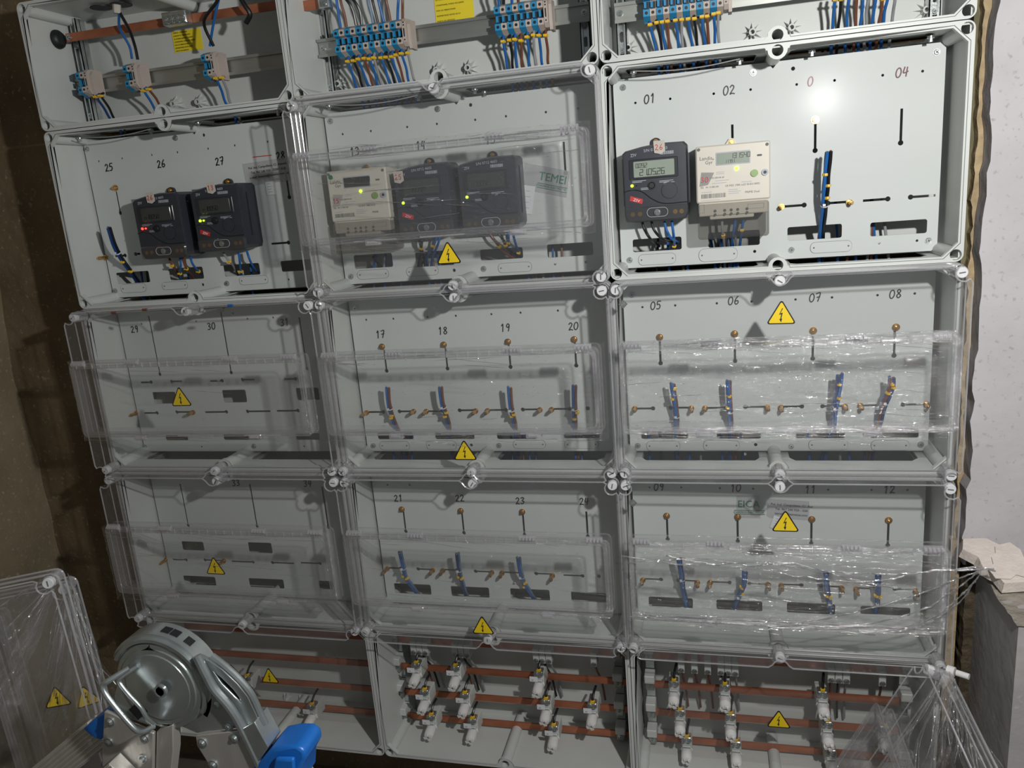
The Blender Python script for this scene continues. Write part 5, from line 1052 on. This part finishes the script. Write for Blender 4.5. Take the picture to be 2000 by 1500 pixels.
def arcband(r0, r1, a0, a1, n=26):
    o = [(cx + r1 * math.cos(math.radians(a0 + (a1 - a0) * k / n)), cz + r1 * math.sin(math.radians(a0 + (a1 - a0) * k / n))) for k in range(n + 1)]
    return o + [(cx + r0 * math.cos(math.radians(a1 - (a1 - a0) * k / n)), cz + r0 * math.sin(math.radians(a1 - (a1 - a0) * k / n))) for k in range(n + 1)]
q = MB().plate(arcband(R1 * .93, R1 * 1.17, -35, 150), [], .004, .034).plate(arcband(R1 * 1.02, R1 * 1.09, -30, 148), [], -.002, .004); q.build('hinge_rim', [M['steel']], lt, .4)
q = MB(); 
for a in (52, 68, 78): 
    c_, s_ = math.cos(math.radians(a)), math.sin(math.radians(a)); q.obox((cx + c_ * R1 * 1.172, .018, cz + s_ * R1 * 1.172), (c_ * .001, 0, s_ * .001), (0, .006, 0), (-s_ * .006, 0, c_ * .006))
q.build('rim_slot', [M['dark']], lt)
# right arm: ridge running from the rim down to the right leg
lplate('arm_plate', [(1235, 760), (1300, 790), (1385, 850), (1480, 940), (1545, 1020), (1600, 1135), (1620, 1190), (1520, 1215), (1230, 1245), (1250, 1130), (1290, 1020), (1285, 900)], .006, .012, 'steel', [[(1335, 868), (1372, 898), (1450, 975), (1492, 1030), (1500, 1055), (1440, 1000), (1380, 940)]])
ridge = smooth([V(*[LP(1240, 745)[0], .0, LP(1240, 745)[1]]), V(LP(1300, 850)[0], -.002, LP(1300, 850)[1]), V(LP(1355, 950)[0], -.002, LP(1355, 950)[1]), V(LP(1450, 1060)[0], -.002, LP(1450, 1060)[1]), V(LP(1520, 1190)[0], 0, LP(1520, 1190)[1]), V(LP(1640, 1440)[0], 0, LP(1640, 1440)[1])], 6)
MB().tube(ridge, .0062, 10).build('arm_ridge', [M['steel']], lt)
MB().tube(smooth([V(LP(*a)[0], .012, LP(*a)[1]) for a in ((1300, 780), (1390, 850), (1480, 935), (1548, 1020), (1605, 1140), (1640, 1210))], 6), .0055, 10).build('arm_edge', [M['steel']], lt)
lplate('arm_backing', [(1300, 850), (1400, 860), (1540, 1010), (1600, 1140), (1500, 1200), (1350, 950)], .016, .022, 'dark')
lplate('side_bracket', [(1232, 1250), (1530, 1215), (1640, 1455), (1720, 1700), (1420, 1700), (1330, 1455), (1240, 1310)], .000, .006, 'alu')
lplate('bracket_upper', [(1125, 1200), (1180, 1170), (1245, 1120), (1340, 985), (1450, 1075), (1520, 1195), (1230, 1245)], .004, .008, 'steel')
rivets([(1355, 1062), (1430, 1200)], .004); rivets([(1277, 1292), (1480, 1262), (1345, 1430)], .0)
lplate('leg_sleeve', [(1520, 1205), (1612, 1150), (1700, 1310), (1640, 1400), (1612, 1420)], -.004, .030, 'steel')
lplate('leg_end_cap', [(1600, 1440), (1660, 1380), (1720, 1312), (1790, 1298), (1890, 1300), (1932, 1330), (1938, 1380), (1905, 1440), (1900, 1560), (1640, 1560)], -.006, .045, 'bluep')
lplate('leg_end_cap', [(1765, 1345), (1880, 1350), (1890, 1560), (1720, 1560)], -.014, -.006, 'bluep')
# left bracket
lplate('side_bracket', [(688, 1068), (740, 1085), (860, 1150), (995, 1205), (990, 1460), (985, 1700), (680, 1700), (672, 1340)], -.010, -.004, 'alu')
lplate('bracket_side', [(998, 1210), (1100, 1168), (1102, 1340), (1060, 1700), (988, 1700)], -.004, .014, 'alu')
rivets([(726, 1130), (940, 1236), (930, 1364), (716, 1260)], -.010)
q = MB(); x, z = LP(882, 1080); q.obox((x, -.0025, z), (.010, 0, .008), (0, .001, 0), (-.006, 0, .008)); q.build('lock_slot', [M['dark']], lt)
q = MB(); x, z = LP(800, 940); q.cyl((x, .003, z), (x, -.0005, z), .0045, 14); q.build('lock_pin', [M['dark']], lt)
lplate('lower_disc', [(735, 935), (790, 900), (900, 930), (1150, 1080), (1190, 1095), (1060, 1175), (960, 1190), (840, 1150), (740, 1080), (718, 1010)], .0, .004, 'steel')
# locking handle: bent rod
HP = [((850, 790), -.012), ((795, 812), -.030), ((762, 832), -.034), ((772, 868), -.036), ((830, 940), -.038), ((950, 1080), -.038), ((985, 1130), -.032), ((1003, 1155), -.012)]
MB().tube(smooth([V(LP(*a)[0], y, LP(*a)[1]) for a, y in HP], 6), .0040, 12).build('locking_handle', [M['steel']], lt)
HP = [((880, 800), -.004), ((822, 830), -.018), ((815, 858), -.020), ((880, 930), -.022), ((955, 1010), -.022), ((985, 1080), -.020), ((1000, 1150), -.010)]
MB().tube(smooth([V(LP(*a)[0], y, LP(*a)[1]) for a, y in HP], 6), .0032, 12).build('locking_handle', [M['steel']], lt)
# legs: ribbed aluminium rails running down to the floor
def leg(p0, p1, w, y0, dep, name='leg_rail', to_floor=True):
    a = V(LP(*p0)[0], 0, LP(*p0)[1]); b = V(LP(*p1)[0], 0, LP(*p1)[1]); d = (b - a).normalized()
    if to_floor: b = a + d * (-(a.z - .005) / d.z)
    L_ = (b - a).length; n = V(-d.z, 0, d.x); q = MB(); c = (a + b) / 2
    q.obox(c + V(0, y0 + dep / 2, 0), d * L_ / 2, n * w / 2, V(0, dep / 2, 0))
    for k in range(7): q.obox(c + V(0, y0 - .0008, 0) + n * w * (-.42 + .14 * k), d * L_ / 2, n * w * .035, V(0, .0012, 0))
    return q.build(name, [M['alu']], lt)
leg((600, 1250), (330, 1470), .046, .004, .026); leg((850, 1370), (640, 1560), .036, -.036, .024); leg((1690, 1380), (1830, 1640), .05, .010, .028)
lplate('leg_end_cap', [(528, 1200), (600, 1140), (660, 1108), (676, 1112), (668, 1235), (640, 1272), (580, 1245)], -.002, .036, 'bluep')
lplate('leg_end_cap', [(640, 1380), (675, 1300), (690, 1460), (620, 1460)], .0, .03, 'bluep')

# ------------------------------------------------------------------ spare lids leaning against the walls, wrapped in film
def spare(P, X, Z, corner, label, nm='spare_lid'):
    """lid with local axes X (length), Z (height); corner = local (x, z) of the point P"""
    X = Vector(X).normalized(); Z = Vector(Z); Z = (Z - X * Z.dot(X)).normalized(); Y = Z.cross(X)
    R = Matrix((X, Y, Z)).transposed().to_4x4(); o = Vector(P) - R.to_3x3() @ V(corner[0], 0, corner[1])
    t = empty(nm, o, label, 'lid', 'spare lids leaning at the sides'); t.rotation_euler = R.to_euler()
    a, e, fr, p, kn, la, rb = [v for k, v in BM_.items() if str(k).startswith('lid')][0]
    inst(a, 'lid_shell', t, (0, 0, 0)); inst(e, 'lid_edge', t, (0, 0, 0)); inst(fr, 'window_frame', t, (0, 0, 0)); inst(p, 'window_pane', t, (0, 0, 0))
    H = .4045
    for x, z in [(x, z) for x in (.0135, BW - .0135) for z in (.0135, H - .0135)]: inst(CAP, 'lid_screw', t, (x, -.032, z))
    return t, R.to_3x3()
def hit(px, py, P0, N):
    d = CR @ Vector(((px - 1000) / FPX, -(py - 750) / FPX, -1.0)); return CP + d * ((Vector(P0) - CP).dot(N) / d.dot(N))
PA = at(124, 1106, -.47); PB = at(150, 1122, -.34)
for k, (P, lab, sg) in enumerate(((PB, 'clear spare lid standing at far left with two yellow triangles', ((112, 1366), (171, 1364))), (PA, 'clear spare lid at far left, nearer the picture edge, corner sticking up', ()))):
    t, R3 = spare(P, (-.10, .05, 1), (-.9, -.38, -.14), (BW, 0), lab)
    N = R3 @ V(0, 1, 0); F = Vector(P) - N * .06
    for px, py in sg:
        h = hit(px, py, F, N); l = R3.transposed() @ (h - t.location); inst(SIGN, 'warning_sign', t, (l.x, LF - .0015, l.z), (0, 1.62 if px < 150 else 1.45, 0), 'yellow triangular high-voltage sticker')
def curtain(name_label, top, bots, y0, y1, seed, nrope=14, rr=.0011, loc=None):
    rnd = random.Random(seed); o = at(top[0], top[1], y0); t = empty('stretch_film', o, name_label, 'plastic film')
    a = at(*bots[0], y1); b = at(*bots[1], y1); n = 26; m = 30
    def f(u, v, i, j):
        p = o.lerp(a.lerp(b, u), v); s_ = v ** .6
        return p - o + V(.010 * s_ * math.sin(u * 34 + 3 * math.sin(v * 4)) * .4, .022 * s_ * math.sin(u * 41 + v * 5), .004 * math.sin(u * 20) * v)
    rough_grid(0, 1, 0.02, 1, n * 2, m, f).build('sheet', [M['film']], t, sharp=3)
    for k in range(nrope):
        u = rnd.random(); L_ = rnd.uniform(.35, 1); v0 = rnd.uniform(0, .2)
        pts = [f(u + rnd.uniform(-.004, .004), v0 + (L_ - v0) * i / 10, 0, 0) + V(0, -.004, 0) for i in range(11)]
        MB().tube(pts, [rr * rnd.uniform(.4, 1.5) for _ in pts], 5).build('gathered_strand', [M['filmw']], t)
    return t
curtain('stretch film hanging in folds from the raised corner of the spare lid at left', (135, 1118), ((50, 1440), (235, 1400)), -.40, -.43, 4, 20, .0007)
curtain('stretch film draped from the spare lid corner towards the left picture edge', (118, 1112), ((-20, 1190), (20, 1400)), -.44, -.60, 9, 10, .0007)
P = at(1856, 1306, -.13)
t, R3 = spare(P, (.02, -1, -.05), (.42, 0, .9), (.0, .4045), 'film-wrapped spare lid leaning at lower right against the low wall')
q = at(1850, 1308, -.13); q2 = at(1893, 1322, -.15); tt = empty('lid_screw_set', q, 'white plastic screw stuck in film at the top of the lower right spare lid', 'screw'); MB().cyl((0, 0, 0), (q2 - q) * .35, .0092, 16).cyl((q2 - q) * .42, (q2 - q), .0058, 16).build('screw_body', [M['white']], tt)
curtain('crumpled stretch film wrapped round the spare lid at lower right', (1845, 1312), ((1700, 1520), (1990, 1540)), -.14, -.20, 12, 26, .0007)
curtain('second layer of crumpled film hanging at lower right beside the low wall', (1862, 1318), ((1800, 1520), (1930, 1530)), -.17, -.26, 15, 16, .0008)

def bevel(o, w_, n=2):
    m = o.modifiers.new('bevel', 'BEVEL'); m.width = w_; m.segments = n; m.limit_method = 'ANGLE'; m.angle_limit = math.radians(40); m.harden_normals = False
for ch in lt.children:
    if ch.name.startswith('leg_end_cap'): bevel(ch, .006, 3)
    elif ch.name.split('.')[0] in ('arm_plate', 'side_bracket', 'bracket_upper', 'leg_sleeve', 'bracket_side', 'lower_disc', 'leg_rail'): bevel(ch, .0012, 2)

GW = {'behind the third-row right plate': [(1268, 'blue'), (1291, 'black'), (1346, 'blue'), (1368, 'grey'), (1410, 'blue'), (1436, 'brown'), (1450, 'navy'), (1580, 'blue'), (1640, 'grey'), (1658, 'blue'), (1688, 'navy')],
      'behind the third-row middle plate': [(768, 'blue'), (784, 'navy'), (804, 'blue'), (1000, 'navy'), (1022, 'brown'), (1034, 'blue'), (1046, 'navy'), (1136, 'navy')]}
for w_, l in GW.items():
    for k, (px, cn) in enumerate(l):
        y0 = 845; single('wire', '%s wire, %s from the left, running down %s' % ({'navy': 'dark blue'}.get(cn, cn), ORD[k], w_), [(px - 3, 842, .158), (px, 872, .155), (px + 1, 905, .135), (px + 2, 925, .14)], cn, .0030, 'wires behind the plates')
